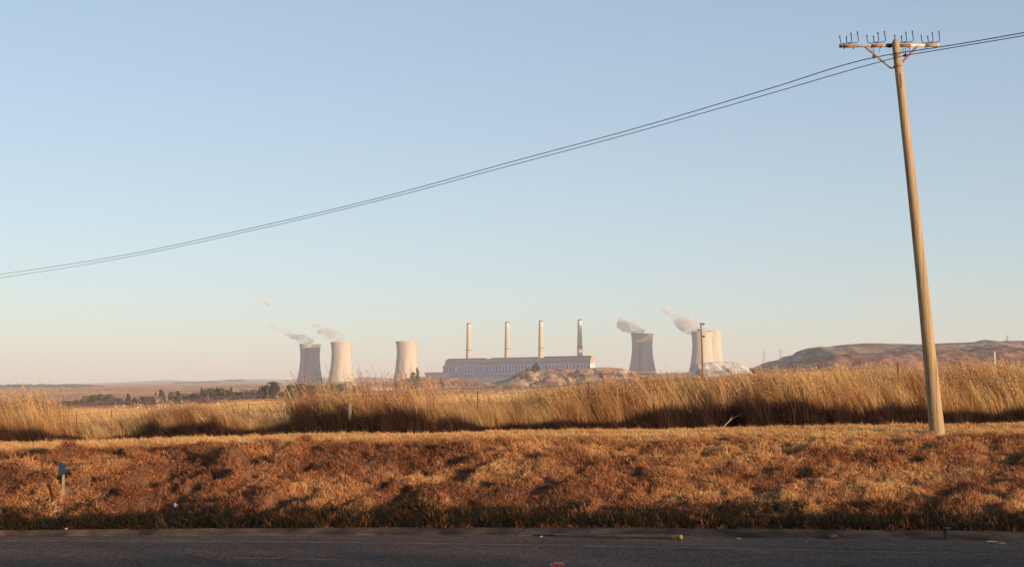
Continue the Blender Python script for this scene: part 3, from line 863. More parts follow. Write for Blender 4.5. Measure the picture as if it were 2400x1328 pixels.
for k in range(NW + 1):
    bh_part('pilaster', [(k * pitch - 1.0, k * pitch + 1.0, -1.3, -0.05, ZW0 - 0.5, ZE - 1.0)], M['bh_pilaster'])
# lower annexe in front on the left
an0, an1 = -34.0, LEN * 0.80
ZA = zrow(873.5, 3640)
bh_part('annexe', [(an0, an1, -34, -2.0, ZBASE, ZA)], M['bh_wall'])
bh_part('annexe_roof', [(an0 - 1.5, an1 + 1, -36, -1.9, ZA + 0.02, ZA + 1.6)], M['bh_roof'])
ap = 8.6
for k in range(38):
    s0 = an0 + 95 + k * ap
    bh_part('window', [(s0, s0 + ap * 0.5, -34.3, -34.05, ZA - 12, ZA - 4.5)], M['bh_glass_dark'] if k % 2 else M['bh_glass'])
bh_part('door', [(an0 + 50, an0 + 56, -34.4, -34.05, ZA - 12, ZA - 4)], M['white_sheet'])
bh_part('door', [(an0 + 72, an0 + 79, -34.4, -34.05, ZA - 9, ZA - 3)], M['white_sheet'])

# steam plumes
def steam_mat(name, dens, scale):
    m = bpy.data.materials.new(name); m.use_nodes = True; nt = m.node_tree
    nt.nodes.clear()
    out = N(nt, "ShaderNodeOutputMaterial"); v = N(nt, "ShaderNodeVolumePrincipled")
    v.inputs["Color"].default_value = (0.97, 0.95, 0.95, 1); v.inputs["Anisotropy"].default_value = 0.0
    nz = noise_node(nt, scale, 4, 0.6)
    mr = N(nt, "ShaderNodeMapRange"); mr.inputs[1].default_value = 0.38; mr.inputs[2].default_value = 0.85
    mr.inputs[3].default_value = 0.0; mr.inputs[4].default_value = dens
    nt.links.new(nz.outputs[0], mr.inputs[0]); nt.links.new(mr.outputs[0], v.inputs["Density"])
    nt.links.new(v.outputs[0], out.inputs["Volume"])
    return m
M['steam'] = steam_mat('steam', 0.20, 0.045)
M['steam_thin'] = steam_mat('thin_steam', 0.17, 0.05)
def plume(pts, D, label, mat, name='steam_plume'):
    cp = []; cr = []
    for i in range(len(pts) - 1):
        for k in range(5):
            t = k / 5
            a = Vector(pts[i]); b = Vector(pts[i + 1]); q = a * (1 - t) + b * t
            cp.append(P(q.x, q.y, D)); cr.append(q.z * D / F)
    q = pts[-1]; cp.append(P(q[0], q[1], D)); cr.append(q[2] * D / F)
    m = MB()
    n = len(cp)
    rad = [cr[i] * (1 + 0.35 * (float(fbm(i * 0.5 + pts[0][0], 3.0, 3)) - 0.5)) for i in range(n)]
    rad[0] *= 0.7; rad[-1] *= 0.3
    m.tube(cp, rad, 20)
    o0 = Vector(cp[0])
    m.v = [tuple(Vector(v) - o0 + Vector([ (float(fbm(v[0] * 0.07 + 9 * s, v[2] * 0.07, 3)) - 0.5) * 16 for s in range(3)])) for v in m.v]
    o = m.build(name, mat, sm=True, loc=o0)
    tag(o, label, 'steam')
plume([(730, 808, 17), (715, 799, 14), (700, 790, 12), (686, 783, 9), (668, 777, 8), (652, 771, 7), (640, 762, 6), (630, 750, 4)], 3500, 'thin grey steam drifting left from the leftmost cooling tower', M['steam_thin'])
plume([(806, 803, 17), (795, 796, 15), (782, 786, 14), (768, 778, 12), (754, 770, 11), (742, 766, 9), (732, 764, 5)], 3425, 'pale steam above the second cooling tower from the left', M['steam'])
plume([(1505, 781, 15), (1494, 775, 15), (1482, 768, 17), (1470, 761, 19), (1456, 754, 17), (1446, 746, 9)], 3500, 'short plump steam puff above the shaded cooling tower', M['steam'])
plume([(1652, 778, 20), (1636, 771, 19), (1620, 765, 20), (1604, 756, 18), (1588, 745, 15), (1572, 735, 11), (1556, 726, 8), (1549, 718, 5)], 3380, 'long pinkish steam plume trailing left from the rightmost pair of towers', M['steam'])
plume([(636, 712, 6), (628, 706, 11), (618, 703, 10), (612, 700, 4)], 3500, 'small loose steam puff high above the left trees', M['steam_thin'], 'steam_puff')

# ------------------------------------------------------------------ spoil heaps and the terraced dump hill
def heap_mat(name, stops, sc, streak=(1, 1, 1)):
    return noisy(name, stops, sc, 7, streak, bump=0.0, fine=0.15)
M['dirt'] = heap_mat('brown_spoil', [(0.35, (0.15, 0.065, 0.035)), (0.5, (0.30, 0.14, 0.075)), (0.65, (0.44, 0.24, 0.13))], 0.05)
M['rock'] = heap_mat('pale_spoil', [(0.38, (0.13, 0.07, 0.04)), (0.47, (0.36, 0.19, 0.095)), (0.64, (0.56, 0.36, 0.20))], 0.035, (1, 1, 0.5))
M['white_tail'] = heap_mat('white_tailings', [(0.40, (0.20, 0.16, 0.13)), (0.48, (0.42, 0.36, 0.30)), (0.6, (0.66, 0.60, 0.52))], 0.07, (1, 1, 0.4))
M['dump'] = heap_mat('red_dump', [(0.38, (0.10, 0.045, 0.03)), (0.5, (0.25, 0.11, 0.06)), (0.62, (0.40, 0.21, 0.12))], 0.05, (1, 1, 1.5))

M['dump_top'] = heap_mat('grey_dump_top', [(0.38, (0.17, 0.115, 0.08)), (0.5, (0.26, 0.18, 0.125)), (0.62, (0.38, 0.28, 0.19))], 0.03, (0.5, 1, 2.5))
def ridge(name, prof, D, depth, base_back, mat, rough, seed=0.0, bench=None, steep=0.55, gully=0.0, fr=0.03):
    """a heap whose skyline, seen from the road, passes the given (px, py) points; it has a front slope, a flat top and a back slope"""
    pxs = np.array([p[0] for p in prof], float); pys = np.array([p[1] for p in prof], float)
    nu = 260; nv = 70
    u = np.linspace(pxs[0], pxs[-1], nu); v = np.linspace(0, 1, nv)
    U, V = np.meshgrid(u, v)
    top_py = np.interp(U, pxs, pys)
    Dtop = D + depth * 0.5
    ztop = CAMZ + (905 - top_py) / F * Dtop
    Xt = (U - 1200) / F * Dtop
    Y = D + V * depth
    X = Xt
    zg = far_z(X, Y) - 1.0
    hgt = np.maximum(ztop - far_z(Xt, np.full_like(Xt, Dtop)), 0.0)
    up = np.clip(V / (0.5 * steep + 0.001), 0, 1); dn = np.clip((1 - V) / 0.35, 0, 1)
    sh = np.minimum(up, dn)
    if bench is not None:
        sh = np.interp(sh, [0, 0.38, 0.62, 1.0], [0, bench, bench + 0.04, 1.0])
    else:
        sh = sh ** 0.85
    env = np.minimum(1, hgt / (hgt.max() * 0.25 + .01))
    Z = zg + (hgt + 1.0) * sh
    nn = (fbm(X * fr + seed, Y * fr * 1.0 + seed, 5) - 0.5)
    if gully:
        gx = X + 14 * (fbm(X * 0.02 + seed, Y * 0.02, 3) - 0.5) + (Y - D) * 0.25
        gg = np.abs(fbm(gx * 0.055 + seed * 3, Y * 0.004, 4) - 0.5) * 2
        Z = Z - gully * (1 - np.minimum(gg * 3.2, 1)) * env * np.clip(sh * 4, 0, 1) * np.clip((1.02 - sh) * 5, 0, 1)
    Z = Z + nn * rough * np.minimum(sh * 3, 1) * env * np.where(sh > 0.97, 0.25, 1.0)
    o = link(name, grid_mesh(name, X, Y, Z), mat); tag(o, kind='structure')
    return o
ridge('spoil_heap', [(918, 906), (935, 893), (955, 886), (985, 883.5), (1010, 885), (1030, 883.5), (1060, 883), (1100, 886), (1125, 893), (1150, 904)], 2500, 160, 0, M['dirt'], 8, 3.0, gully=4.0)
ridge('spoil_heap', [(1140, 897), (1165, 893), (1188, 889), (1205, 880), (1222, 870), (1250, 867), (1290, 864), (1335, 864.5), (1380, 862.5), (1425, 860.5), (1450, 862), (1475, 868), (1500, 878), (1530, 884)], 2000, 200, 0, M['rock'], 8, 8.0, steep=0.8, fr=0.06, gully=4.0)
ridge('spoil_heap', [(1608, 882), (1618, 868), (1630, 854), (1650, 849.5), (1690, 848), (1715, 849), (1735, 853), (1748, 862), (1758, 876)], 1400, 90, 0, M['white_tail'], 4, 15.0, steep=0.7, fr=0.06, gully=2.0)
ridge('hill', [(1770, 866), (1790, 860), (1800, 855), (1825, 846), (1847, 840), (1852, 834), (1878, 829), (1886, 821), (1910, 813.5), (1950, 812), (1975, 807), (2015, 806), (2150, 807), (2225, 805), (2400, 799), (2700, 790), (3100, 785), (3300, 800), (3420, 850)], 1750, 420, 0, M['dump'], 14, 21.0, bench=0.62, steep=0.85, fr=0.02, gully=4.0)
_h = bpy.data.objects['hill']; _h.data.materials.append(M['dump_top'])
_nv, _nu = 70, 260
_mi = np.zeros((_nv - 1, _nu - 1), np.int32); _mi[21:, :] = 1
_h.data.polygons.foreach_set('material_index', _mi.ravel())

# ------------------------------------------------------------------ trees
M['bark'] = noisy('bark', [(0.3, (0.06, 0.045, 0.03)), (0.7, (0.12, 0.09, 0.06))], 3, 4)
M['leaf_dark'] = noisy('foliage_dark_green', [(0.35, (0.022, 0.032, 0.014)), (0.65, (0.06, 0.07, 0.028))], 0.5, 3)
M['leaf_olive'] = noisy('foliage_olive', [(0.35, (0.045, 0.05, 0.02)), (0.65, (0.10, 0.10, 0.04))], 0.5, 3)
M['leaf_brown'] = noisy('bare_winter_twigs', [(0.35, (0.075, 0.05, 0.04)), (0.65, (0.14, 0.095, 0.072))], 0.5, 3)
def crown_mesh(shape, mat, seed, n=420):
    g = np.random.default_rng(seed)
    lobes = []
    for k in range(9 if shape != 'cone' else 8):
        if shape == 'round': c = g.normal(0, 0.22, 3) * (1, 1, .8) + (0, 0, .6); r = 0.26 + 0.12 * g.random()
        elif shape == 'broad': c = g.normal(0, 0.28, 3) * (1.1, 1.1, .35) + (0, 0, .66); r = 0.2 + 0.12 * g.random()
        else: t = k / 7; c = np.array([g.normal(0, .03), g.normal(0, .03), 0.16 + 0.76 * t]); r = 0.30 * (1 - t * 0.85) + 0.03
        lobes.append((c, r))
    co = []; fa = []
    for i in range(n):
        c, r = lobes[g.integers(len(lobes))]
        d = g.normal(0, 1, 3); d /= np.linalg.norm(d)
        p = c + d * r * (0.55 + 0.5 * g.random())
        p[2] = min(max(p[2], 0.12), 1.0)
        s = 0.07 + 0.06 * g.random()
        a = g.normal(0, 1, 3); a /= np.linalg.norm(a); b = np.cross(a, d); b /= np.linalg.norm(b) + 1e-6
        a = np.cross(b, d) * 0.6 + a * 0.4
        q = len(co); co += [p - a * s, p + b * s, p + a * s * g.uniform(.6, 1.2), p - b * s]
        fa.append((q, q + 1, q + 2, q + 3))
    me = np_mesh("crown", np.array(co), np.array(fa)); me.materials.append(mat)
    return me
def trunk_mesh():
    m = MB(); m.tube([(0, 0, -0.05), (0.01, 0, 0.3), (0, 0.01, 0.7)], [0.035, 0.028, 0.012], 7)
    for a in (0.5, 2.4, 4.4): m.tube([(0, 0, 0.28), (0.2 * math.cos(a), 0.2 * math.sin(a), 0.6)], [0.018, 0.006], 5)
    me = bpy.data.meshes.new("trunk"); me.from_pydata(m.v, [], m.f); me.materials.append(M['bark']); return me
TR = trunk_mesh()
CR = {}
for sh in ('round', 'broad', 'cone'):
    for mk in ('leaf_dark', 'leaf_olive', 'leaf_brown'):
        CR[sh, mk] = [crown_mesh(sh, M[mk], hash_ + len(mk) * 7 + {'round': 1, 'broad': 2, 'cone': 3}[sh] * 31, 900 if mk != 'leaf_brown' else 620) for hash_ in (1, 2)]
def tree(px, top, base, w, D, sh, mk, label, group=None):
    p = P(px, base, D); gz_ = float(far_z(p.x, D)); h = P(px, top, D).z - gz_
    t = empty('tree', (p.x, D, gz_)); tag(t, label, 'tree', group)
    t.rotation_euler.z = random.uniform(0, 6.28)
    sx = w * D / F / 1.0
    wd = {'round': 0.95, 'broad': 1.25, 'cone': 0.62}[sh]
    t.scale = (sx / wd, sx / wd, h)
    for nm, me in (('trunk', TR), ('crown', random.choice(CR[sh, mk]))):
        o = bpy.data.objects.new(nm, me); SC.collection.objects.link(o); o.parent = t
GT = 'trees of the distant farmstead'
trees = [
 (215, 923, 944, 34, 1250, 'broad', 'leaf_olive', 'wide flat-topped olive tree, alone above brown scrub on the left'),
 (85, 928, 946, 30, 1300, 'round', 'leaf_brown', 'bare brown tree nearest the left edge of the photo'),
 (160, 939, 952, 26, 1200, 'round', 'leaf_brown', 'low bare purple-brown tree between the left edge and the flat-topped tree'),
 (186, 936, 948, 26, 1230, 'broad', 'leaf_brown', 'low bare tree touching the left side of the flat-topped tree'),
 (250, 925, 944, 26, 1330, 'round', 'leaf_brown', 'pale bare tree just right of the flat-topped tree'),
 (275, 932, 945, 30, 1260, 'broad', 'leaf_brown', 'broad low bare tree left of the small dark conifer'),
 (300, 922, 942, 15, 1280, 'cone', 'leaf_dark', 'small dark conifer standing alone among bare trees on the left'),
 (325, 931, 945, 30, 1270, 'broad', 'leaf_brown', 'broad bare tree right of the small lone conifer'),
 (350, 929, 944, 26, 1250, 'round', 'leaf_brown', 'bare tree at the left foot of the green conifer pair'),
 (364, 920, 940, 12, 1230, 'cone', 'leaf_dark', 'small dark conifer, left one of the close conifer pair'),
 (379, 912, 940, 23, 1200, 'cone', 'leaf_olive', 'larger green conifer, right one of the close conifer pair'),
 (402, 918, 941, 14, 1290, 'round', 'leaf_brown', 'narrow brown tree between the conifer pair and a dark pointed tree'),
 (417, 916, 943, 19, 1220, 'cone', 'leaf_dark', 'dark pointed tree right of the narrow brown tree'),
 (442, 922, 945, 30, 1270, 'round', 'leaf_brown', 'rounded bare tree left of the thin cypress'),
 (460, 917, 944, 30, 1300, 'broad', 'leaf_brown', 'tall spreading bare tree touching the thin cypress'),
 (472, 907, 942, 8, 1230, 'cone', 'leaf_dark', 'thin dark cypress rising above the bare trees'),
 (487, 911, 942, 24, 1310, 'round', 'leaf_brown', 'bare brown tree just right of the thin cypress'),
 (499, 911, 942, 22, 1240, 'round', 'leaf_olive', 'rounded olive tree, first of the green row right of the cypress'),
 (517, 909, 942, 24, 1260, 'round', 'leaf_dark', 'tall dark tree, second of the green row right of the cypress'),
 (532, 910, 941, 22, 1240, 'broad', 'leaf_olive', 'flat green tree carrying a small pointed neighbour on its right'),
 (541, 907, 941, 10, 1270, 'cone', 'leaf_dark', 'slim pointed tree behind the flat green tree'),
 (547, 918, 943, 20, 1180, 'round', 'leaf_olive', 'low round green tree in front of the slim pointed tree'),
 (562, 918, 942, 18, 1180, 'round', 'leaf_dark', 'low dark round tree before the gap in the tree row'),
 (585, 914, 940, 26, 1300, 'round', 'leaf_brown', 'large bare reddish tree in the gap of the tree row'),
 (605, 916, 937, 15, 1150, 'round', 'leaf_dark', 'dark bushy tree at the left foot of a tall oval tree'),
 (618, 904, 937, 17, 1160, 'round', 'leaf_olive', 'tall oval olive tree left of the biggest dark tree'),
 (640, 896, 936, 27, 1150, 'round', 'leaf_dark', 'biggest dark round tree left of the cooling towers'),
 (661, 918, 934, 15, 1200, 'broad', 'leaf_dark', 'small low tree between the biggest tree and the next dark one'),
 (681, 903, 932, 29, 1170, 'round', 'leaf_dark', 'dark round tree at the left foot of the leftmost cooling tower'),
 (703, 900, 931, 24, 1250, 'round', 'leaf_olive', 'olive tree in front of the left foot of the leftmost tower'),
 (728, 905, 931, 28, 1230, 'round', 'leaf_dark', 'dark tree in front of the middle of the leftmost tower'),
 (760, 903, 930, 24, 1260, 'broad', 'leaf_dark', 'spreading tree in the gap between the two left towers'),
 (790, 900, 928, 26, 1280, 'round', 'leaf_olive', 'olive tree in front of the second cooling tower'),
 (838, 904, 920, 26, 1400, 'broad', 'leaf_brown', 'low bare tree right of the second cooling tower'),
 (978, 862, 896, 14, 2450, 'cone', 'leaf_dark', 'tall pointed tree at the right edge of the third cooling tower'),
 (968, 874, 896, 14, 2440, 'round', 'leaf_dark', 'lower rounded tree left of the tall pointed tree by the third tower'),
 (1256, 852.5, 870, 22, 2080, 'round', 'leaf_dark', 'single round tree on the spoil heap in front of the boiler house'),
 (1237, 864, 872, 9, 2080, 'round', 'leaf_dark', 'tiny bush-like tree left of the single tree on the spoil heap'),
]
for t_ in trees: tree(*t_, group=None)

# scrub scattered over the veld: reads as one mass
def scrub(name, n, boxes, mat, label, s=(1.5, 3.5)):
    cl = [crown_mesh('broad', mat, 300 + k, 70) for k in range(3)]
    pts = []
    for (px0, px1, D0, D1, cnt) in boxes:
        for _ in range(cnt):
            D_ = math.exp(random.uniform(math.log(D0), math.log(D1))); q = random.uniform(px0, px1)
            x_ = (q - 1200) / F * D_
            pts.append((x_, D_, float(far_z(x_, D_)) - 0.4))
    n = len(pts); sc_ = rng.uniform(s[0], s[1], n)
    make_scatter(name, cl, np.array(pts), euler(n, 3.1, 0.1), np.stack([sc_ * 1.6, sc_ * 1.6, sc_], -1), rng.integers(0, 3, n), rng.random(n), label, 'scrub')
scrub('scrub', 0, [(1190, 1520, 1750, 1950, 170), (1380, 1640, 700, 1700, 120), (840, 930, 1800, 2400, 40), (150, 720, 1150, 1500, 160), (1500, 1640, 600, 1200, 70), (1800, 2700, 900, 1700, 120), (900, 1200, 1100, 1300, 14), (1000, 1140, 1900, 1990, 10)], M['leaf_olive'], 'low olive scrub dotted over the veld before the power station')
scrub('brown_scrub', 0, [(-300, 620, 1100, 1400, 420), (1150, 1520, 1800, 1990, 60), (1790, 2800, 1850, 1960, 90)], M['leaf_brown'], 'low brown bare scrub between the distant trees', s=(2.5, 6.0))

# far plantations on the pink hills
M['plantation'] = noisy('plantation_green', [(0.3, (0.03, 0.04, 0.03)), (0.7, (0.06, 0.07, 0.05))], 0.02, 4)
def plantation(px0, px1, D, dd):
    nu = 60; u = np.linspace(px0, px1, nu)
    X = []; Y = []; Z = []
    for v, hh in ((0, -2), (0.02, 9), (0.5, 11), (0.98, 9), (1, -2)):
        y = D + v * dd + 0 * u; x_ = (u - 1200) / F * y
        X.append(x_); Y.append(y)
        Z.append(far_z(x_, y) + (fbm(x_ * 0.0015 + 5, y * 0.0009, 4) - 0.5) * 60 * sstep(6000, 11000, y) + hh + (rng.random(nu) * 5 if hh > 0 else 0) - (np.abs(np.linspace(-1, 1, nu)) ** 6) * 12)
    o = link('plantation', grid_mesh('plantation', np.array(X), np.array(Y), np.array(Z), False), M['plantation'])
    tag(o, kind='stuff')
    return o
pl = plantation(-200, 250, 5200, 500); tag(pl, 'long dark plantation strip low on the far left plain', 'wood')
pl = plantation(520, 575, 9800, 900); tag(pl, 'small dark plantation near the top of the far hill', 'wood')
pl = plantation(840, 925, 9500, 1600); tag(pl, 'blue-green plantation on the hill between the second and third tower', 'wood')
pl = plantation(400, 520, 8500, 300); tag(pl, 'thin plantation line on the middle slope of the far hills', 'wood')

# ------------------------------------------------------------------ small far buildings
M['whitewash'] = noisy('whitewash', [(0.3, (0.50, 0.46, 0.42)), (0.7, (0.62, 0.58, 0.53))], 0.5, 3)
M['tin'] = noisy('tin_roof', [(0.3, (0.30, 0.26, 0.24)), (0.7, (0.42, 0.38, 0.35))], 0.8, 3, rough=0.5)
M['dark_open'] = noisy('dark_opening', [(0.3, (0.03, 0.03, 0.03)), (0.7, (0.05, 0.05, 0.05))], 1, 2)
def house(px, D, w, d, h, label, rz=0.0, name='white_house', cat='house'):
    x_ = (px - 1200) / F * D; z_ = float(far_z(x_, D))
    t = empty(name, (x_, D, z_)); tag(t, label, cat, 'small white houses among the distant trees'); t.rotation_euler.z = rz
    m = MB(); m.box((0, 0, h / 2 - 0.3), w, d, h + 0.6); m.build('wall', M['whitewash'], t)
    m = MB(); hw = w / 2 + .3; hd = d / 2 + .3
    m.add([(-hw, -hd, h), (hw, -hd, h), (hw, hd, h), (-hw, hd, h), (-hw, 0, h + d * .28), (hw, 0, h + d * .28)], [(0, 1, 5, 4), (2, 3, 4, 5), (0, 4, 3), (1, 2, 5), (0, 3, 2, 1)])
    m.build('roof', M['tin'], t)
    m = MB(); m.box((w * .18, -d / 2 - .02, 1.0), .9, .06, 2.0); m.build('door', M['dark_open'], t)
    m = MB(); m.box((-w * .25, -d / 2 - .02, 1.5), 1.0, .06, .9); m.build('window', M['dark_open'], t)
house(277, 950, 2.0, 2.2, 1.4, 'leftmost tiny white house, below the bare scrub', 0.3)
house(291, 980, 1.7, 2.2, 1.4, 'tiny white house just right of the leftmost one', -0.2)
house(328, 900, 2.5, 2.2, 1.9, 'brightest white hut, square, among the brown scrub', 0.5)
house(377, 960, 3.8, 3.0, 1.6, 'long white house below the close conifer pair', 0.2)
house(394, 970, 3.0, 3.0, 1.5, 'white house directly right of the long one under the conifers', 0.1)
house(431, 990, 3.3, 3.0, 1.2, 'low white house left of the spreading bare tree', 0.0)
house(515, 960, 2.0, 2.2, 1.6, 'small white house below the dark green tree row', 0.4)
house(620, 900, 1.8, 1.8, 1.2, 'small white hut alone on the field below the tall oval tree', 0.3)
house(895, 2350, 36, 9, 3.6, 'long low white shed left of the brown spoil heap', 0.05, 'shed', 'shed')

# ------------------------------------------------------------------ distant pylons
M['galv'] = noisy('galvanised_steel', [(0.3, (0.22, 0.21, 0.20)), (0.7, (0.32, 0.31, 0.30))], 1.0, 3, rough=0.5, metal=0.3)
def pylon(px, top, D, H, label):
    p = P(px, top, D); t = empty('power_pylon', (p.x, D, p.z - H)); tag(t, label, 'pylon', 'lattice pylons on the skyline')
    r = 0.10 * D / 1500
    m = MB(); b = H * 0.11
    for sx in (-1, 1):
        for sy in (-1, 1):
            m.tube([(sx * b, sy * b, -3), (sx * b * .25, sy * b * .25, H * .7), (0, 0, H)], r, 4)
    o = m.build('tower_legs', M['galv'], t)
    m = MB()
    for k in range(7):
        z0 = H * k * .1; z1 = H * (k + 1) * .1; w0 = b * (1 - .75 * z0 / (H * .7)); w1 = b * (1 - .75 * z1 / (H * .7))
        m.tube([(-w0, -w0, z0), (w1, -w1, z1)], r * .6, 4); m.tube([(w0, -w0, z0), (-w1, -w1, z1)], r * .6, 4)
    o = m.build('lattice', M['galv'], t); o['kind'] = 'stuff'
    for zz, ww in ((.74, .20), (.86, .15)):
        m = MB(); m.tube([(-H * ww, 0, H * zz), (0, 0, H * (zz + .03)), (H * ww, 0, H * zz)], r, 4); m.build('cross_arm', M['galv'], t)
pylon(1790, 820, 2900, 42, 'left one of two faint pylons between the rightmost tower and the hill')
pylon(1829, 816, 2700, 42, 'right one of two faint pylons, just over the left foot of the hill')
pylon(2361, 784, 1990, 30, 'faint pylon standing on the flat top of the dump hill')

# ------------------------------------------------------------------ leaning telephone pole
M['pole'] = noisy('pole_weathered_timber', [(0.36, (0.20, 0.135, 0.075)), (0.46, (0.32, 0.225, 0.125)), (0.66, (0.39, 0.285, 0.17))], 1.2, 7, (11, 11, 0.35), bump=0.5, bump_scale=30, rough=0.8)
M['cream'] = noisy('cream_paint', [(0.35, (0.42, 0.30, 0.18)), (0.5, (0.62, 0.52, 0.38)), (0.7, (0.70, 0.62, 0.48))], 5, 5, fine=20)
M['rust'] = noisy('rust', [(0.3, (0.16, 0.065, 0.035)), (0.6, (0.32, 0.15, 0.07)), (0.75, (0.42, 0.25, 0.12))], 9, 5, fine=30)
M['rust_red'] = noisy('red_oxide', [(0.3, (0.20, 0.08, 0.06)), (0.7, (0.34, 0.17, 0.12))], 8, 4)
M['iron'] = noisy('dark_iron', [(0.3, (0.035, 0.035, 0.045)), (0.7, (0.08, 0.07, 0.075))], 12, 3, rough=0.5)
M['black'] = noisy('black_rubber', [(0.3, (0.012, 0.012, 0.013)), (0.7, (0.022, 0.022, 0.024))], 10, 2, rough=0.5)
M['green_glass'] = noisy('green_insulator', [(0.3, (0.05, 0.09, 0.06)), (0.7, (0.12, 0.18, 0.13))], 6, 2, rough=0.2, spec=0.6)
PD = 34.0
base = P(2197, 1012, PD); base.z = float(near_z(base.x, PD)); topc = P(2099, 100, PD)
tp = empty('telephone_pole', base); tag(tp, 'tall leaning wooden telephone pole with a crossarm full of bare insulator pins', 'telephone pole')
def rel(v): return Vector(v) - base
m = MB(); pts = []; rad = []
for k in range(15):
    t = -0.06 + 1.06 * k / 14
    q = base.lerp(topc, t) + Vector((0.035 * math.sin(t * 3.1), 0, 0)) * 0.8
    pts.append(rel(q)); rad.append(0.184 + (0.094 - 0.184) * max(t, 0) ** 0.65)
pts.append(rel(topc + Vector((-0.01, 0, 0.10)))); rad.append(0.022)
m.tube(pts, rad, 28); m.build('shaft', M['pole'], tp, sm=True)
def zp(zx, zy, D=PD):           # points read in the enlarged crop of the pole head
    return rel(P(1950 + zx / 8.889, 60 + zy / 8.889, D))
AD = PD + 0.13                   # the crossarm is bolted to the back of the shaft
m = MB(); a = zp(180, 432, AD); b = zp(2215, 412, AD); m.tube([a, b], 0.034, 10); m.build('crossarm', M['cream'], tp, sm=True)
for x0, x1 in ((225, 490), (815, 1055), (1405, 1640), (1950, 2180)):
    m = MB(); m.tube([a.lerp(b, (x0 - 180) / 2035), a.lerp(b, (x1 - 180) / 2035)], 0.042, 10); m.build('arm_sleeve', M['rust'] if x0 < 1900 else M['pole'], tp, sm=True)
m = MB(); m.tube([zp(155, 432, AD), zp(198, 431, AD)], 0.045, 10); m.build('end_cap', M['black'], tp)
m = MB(); m.tube([zp(2180, 412, AD), zp(2228, 411, AD)], 0.048, 10); m.build('end_cap', M['white_band'], tp)
m = MB(); m.tube([zp(1165, 420, AD - .02), zp(1235, 420, AD - .02)], 0.055, 8); m.build('clamp_block', M['black'], tp)
m = MB(); m.tube([zp(1130, 418, AD), zp(1152, 418, AD)], 0.048, 8); m.build('clamp_ring', M['dark_steel'], tp)
def pin(pl_, D=PD, r=0.0115):
    m = MB(); q = [zp(x_, y_, D) for x_, y_ in pl_]; m.tube(q, r, 6)
    m.tube([q[-1], q[-1] + (q[-1] - q[-2]).normalized() * 0.045], r * 1.5, 6)
    m.tube([q[0], q[0] + (q[0] - q[1]).normalized() * 0.04], r * 1.4, 6)
    m.build('insulator_pin', M['iron'], tp, sm=True)
for off, oy in ((0, 0), (563, -12), (1145, -16), (1695, -14)):
    pin([(165 + off, 245 + oy), (172 + off, 300 + oy), (188 + off, 372 + oy), (240 + off, 382 + oy), (385 + off, 358 + oy), (412 + off, 330 + oy), (396 + off, 190 + oy)], AD - 0.05)
    pin([(302 + off, 262 + oy), (312 + off, 360 + oy), (340 + off, 378 + oy), (430 + off, 366 + oy), (525 + off, 355 + oy), (553 + off, 328 + oy), (533 + off, 165 + oy)], AD + 0.06)
    for bx in (250, 445):
        m = MB(); m.tube([zp(bx + off, 455 + oy, AD), zp(bx + 4 + off, 492 + oy, AD)], 0.016, 6); m.build('pin_bolt', M['iron'], tp)
m = MB(); m.tube([zp(660, 425, AD), zp(1225, 890, PD + .05), zp(1290, 880, PD - .02)], 0.022, 6); m.build('brace', M['rust_red'], tp)
m = MB(); m.tube([zp(1800, 405, AD), zp(1420, 815, PD + .02)], 0.026, 6); m.build('brace', M['rust_red'], tp)
m = MB(); m.lathe([(.098, -.02), (.110, -.02), (.110, .02), (.098, .02)], 24, zp(1370, 855, PD)); m.build('brace_band', M['rust'], tp)
m = MB(); m.tube([zp(1225, 640, PD - .10), zp(1330, 590, PD - .12), zp(1420, 575, PD - .08)], 0.008, 5); m.build('tie_wire', M['iron'], tp)
def hook(x_, y_, D=AD):
    m = MB(); pl_ = [zp(x_ + 10, y_ - 60, D), zp(x_ + 16, y_ - 20, D)] + [zp(x_ + 22 * math.cos(a_), y_ + 26 * math.sin(a_), D) for a_ in np.linspace(-1.6, 3.6, 9)]
    m.tube(pl_, 0.006, 5); m.build('hook', M['iron'], tp)
hook(850, 520); hook(1470, 520); hook(1600, 520)
m = MB(); m.tube([zp(985, 470, AD), zp(990, 565, AD)], 0.006, 5); m.build('loose_wire', M['iron'], tp)
# stay stub at its foot: a thin dark wire running down the shaft near the top
m = MB(); q = [(2112, 205), (2113, 195), (2111, 182), (2110, 172)]
m.tube([rel(P(a_, b_, PD - 0.108)) for a_, b_ in q], 0.005, 5); m.build('earth_wire', M['iron'], tp)

# overhead cables
def cable(pix, r, label):
    """sagging cable through the read image points, every point put back at its depth on the straight line of poles"""
    xs_ = np.array([q[0] for q in pix], float); ys_ = np.array([q[1] for q in pix], float)
    m_ = np.gradient(ys_, xs_)
    out = []
    for i in range(len(xs_) - 1):
        h_ = xs_[i + 1] - xs_[i]
        for k in range(10):
            t = k / 10
            yy = (2 * t ** 3 - 3 * t ** 2 + 1) * ys_[i] + (t ** 3 - 2 * t ** 2 + t) * h_ * m_[i] + (-2 * t ** 3 + 3 * t ** 2) * ys_[i + 1] + (t ** 3 - t ** 2) * h_ * m_[i + 1]
            out.append(P(xs_[i] + t * h_, yy, along(xs_[i] + t * h_)))
    out.append(P(xs_[-1], ys_[-1], along(xs_[-1])))
    m = MB(); o0 = out[0].copy(); m.tube([q - o0 for q in out], r, 6)
    o = m.build('overhead_cable', M['black'], loc=o0, sm=True); tag(o, label, 'cable', 'telephone cables slung from the leaning pole')
def along(px):   # depth of the line at an image column: straight in plan from the far left to the pole and on to the right
    x0, y0 = P(2090, 130, PD - .22).xy; x1, y1 = P(0, 643, 88).xy
    u = (px - 1200) / F
    # intersect x = u*y with the line
    dx, dy = x1 - x0, y1 - y0
    t = (u * y0 - x0) / (dx - u * dy)
    return y0 + dy * t
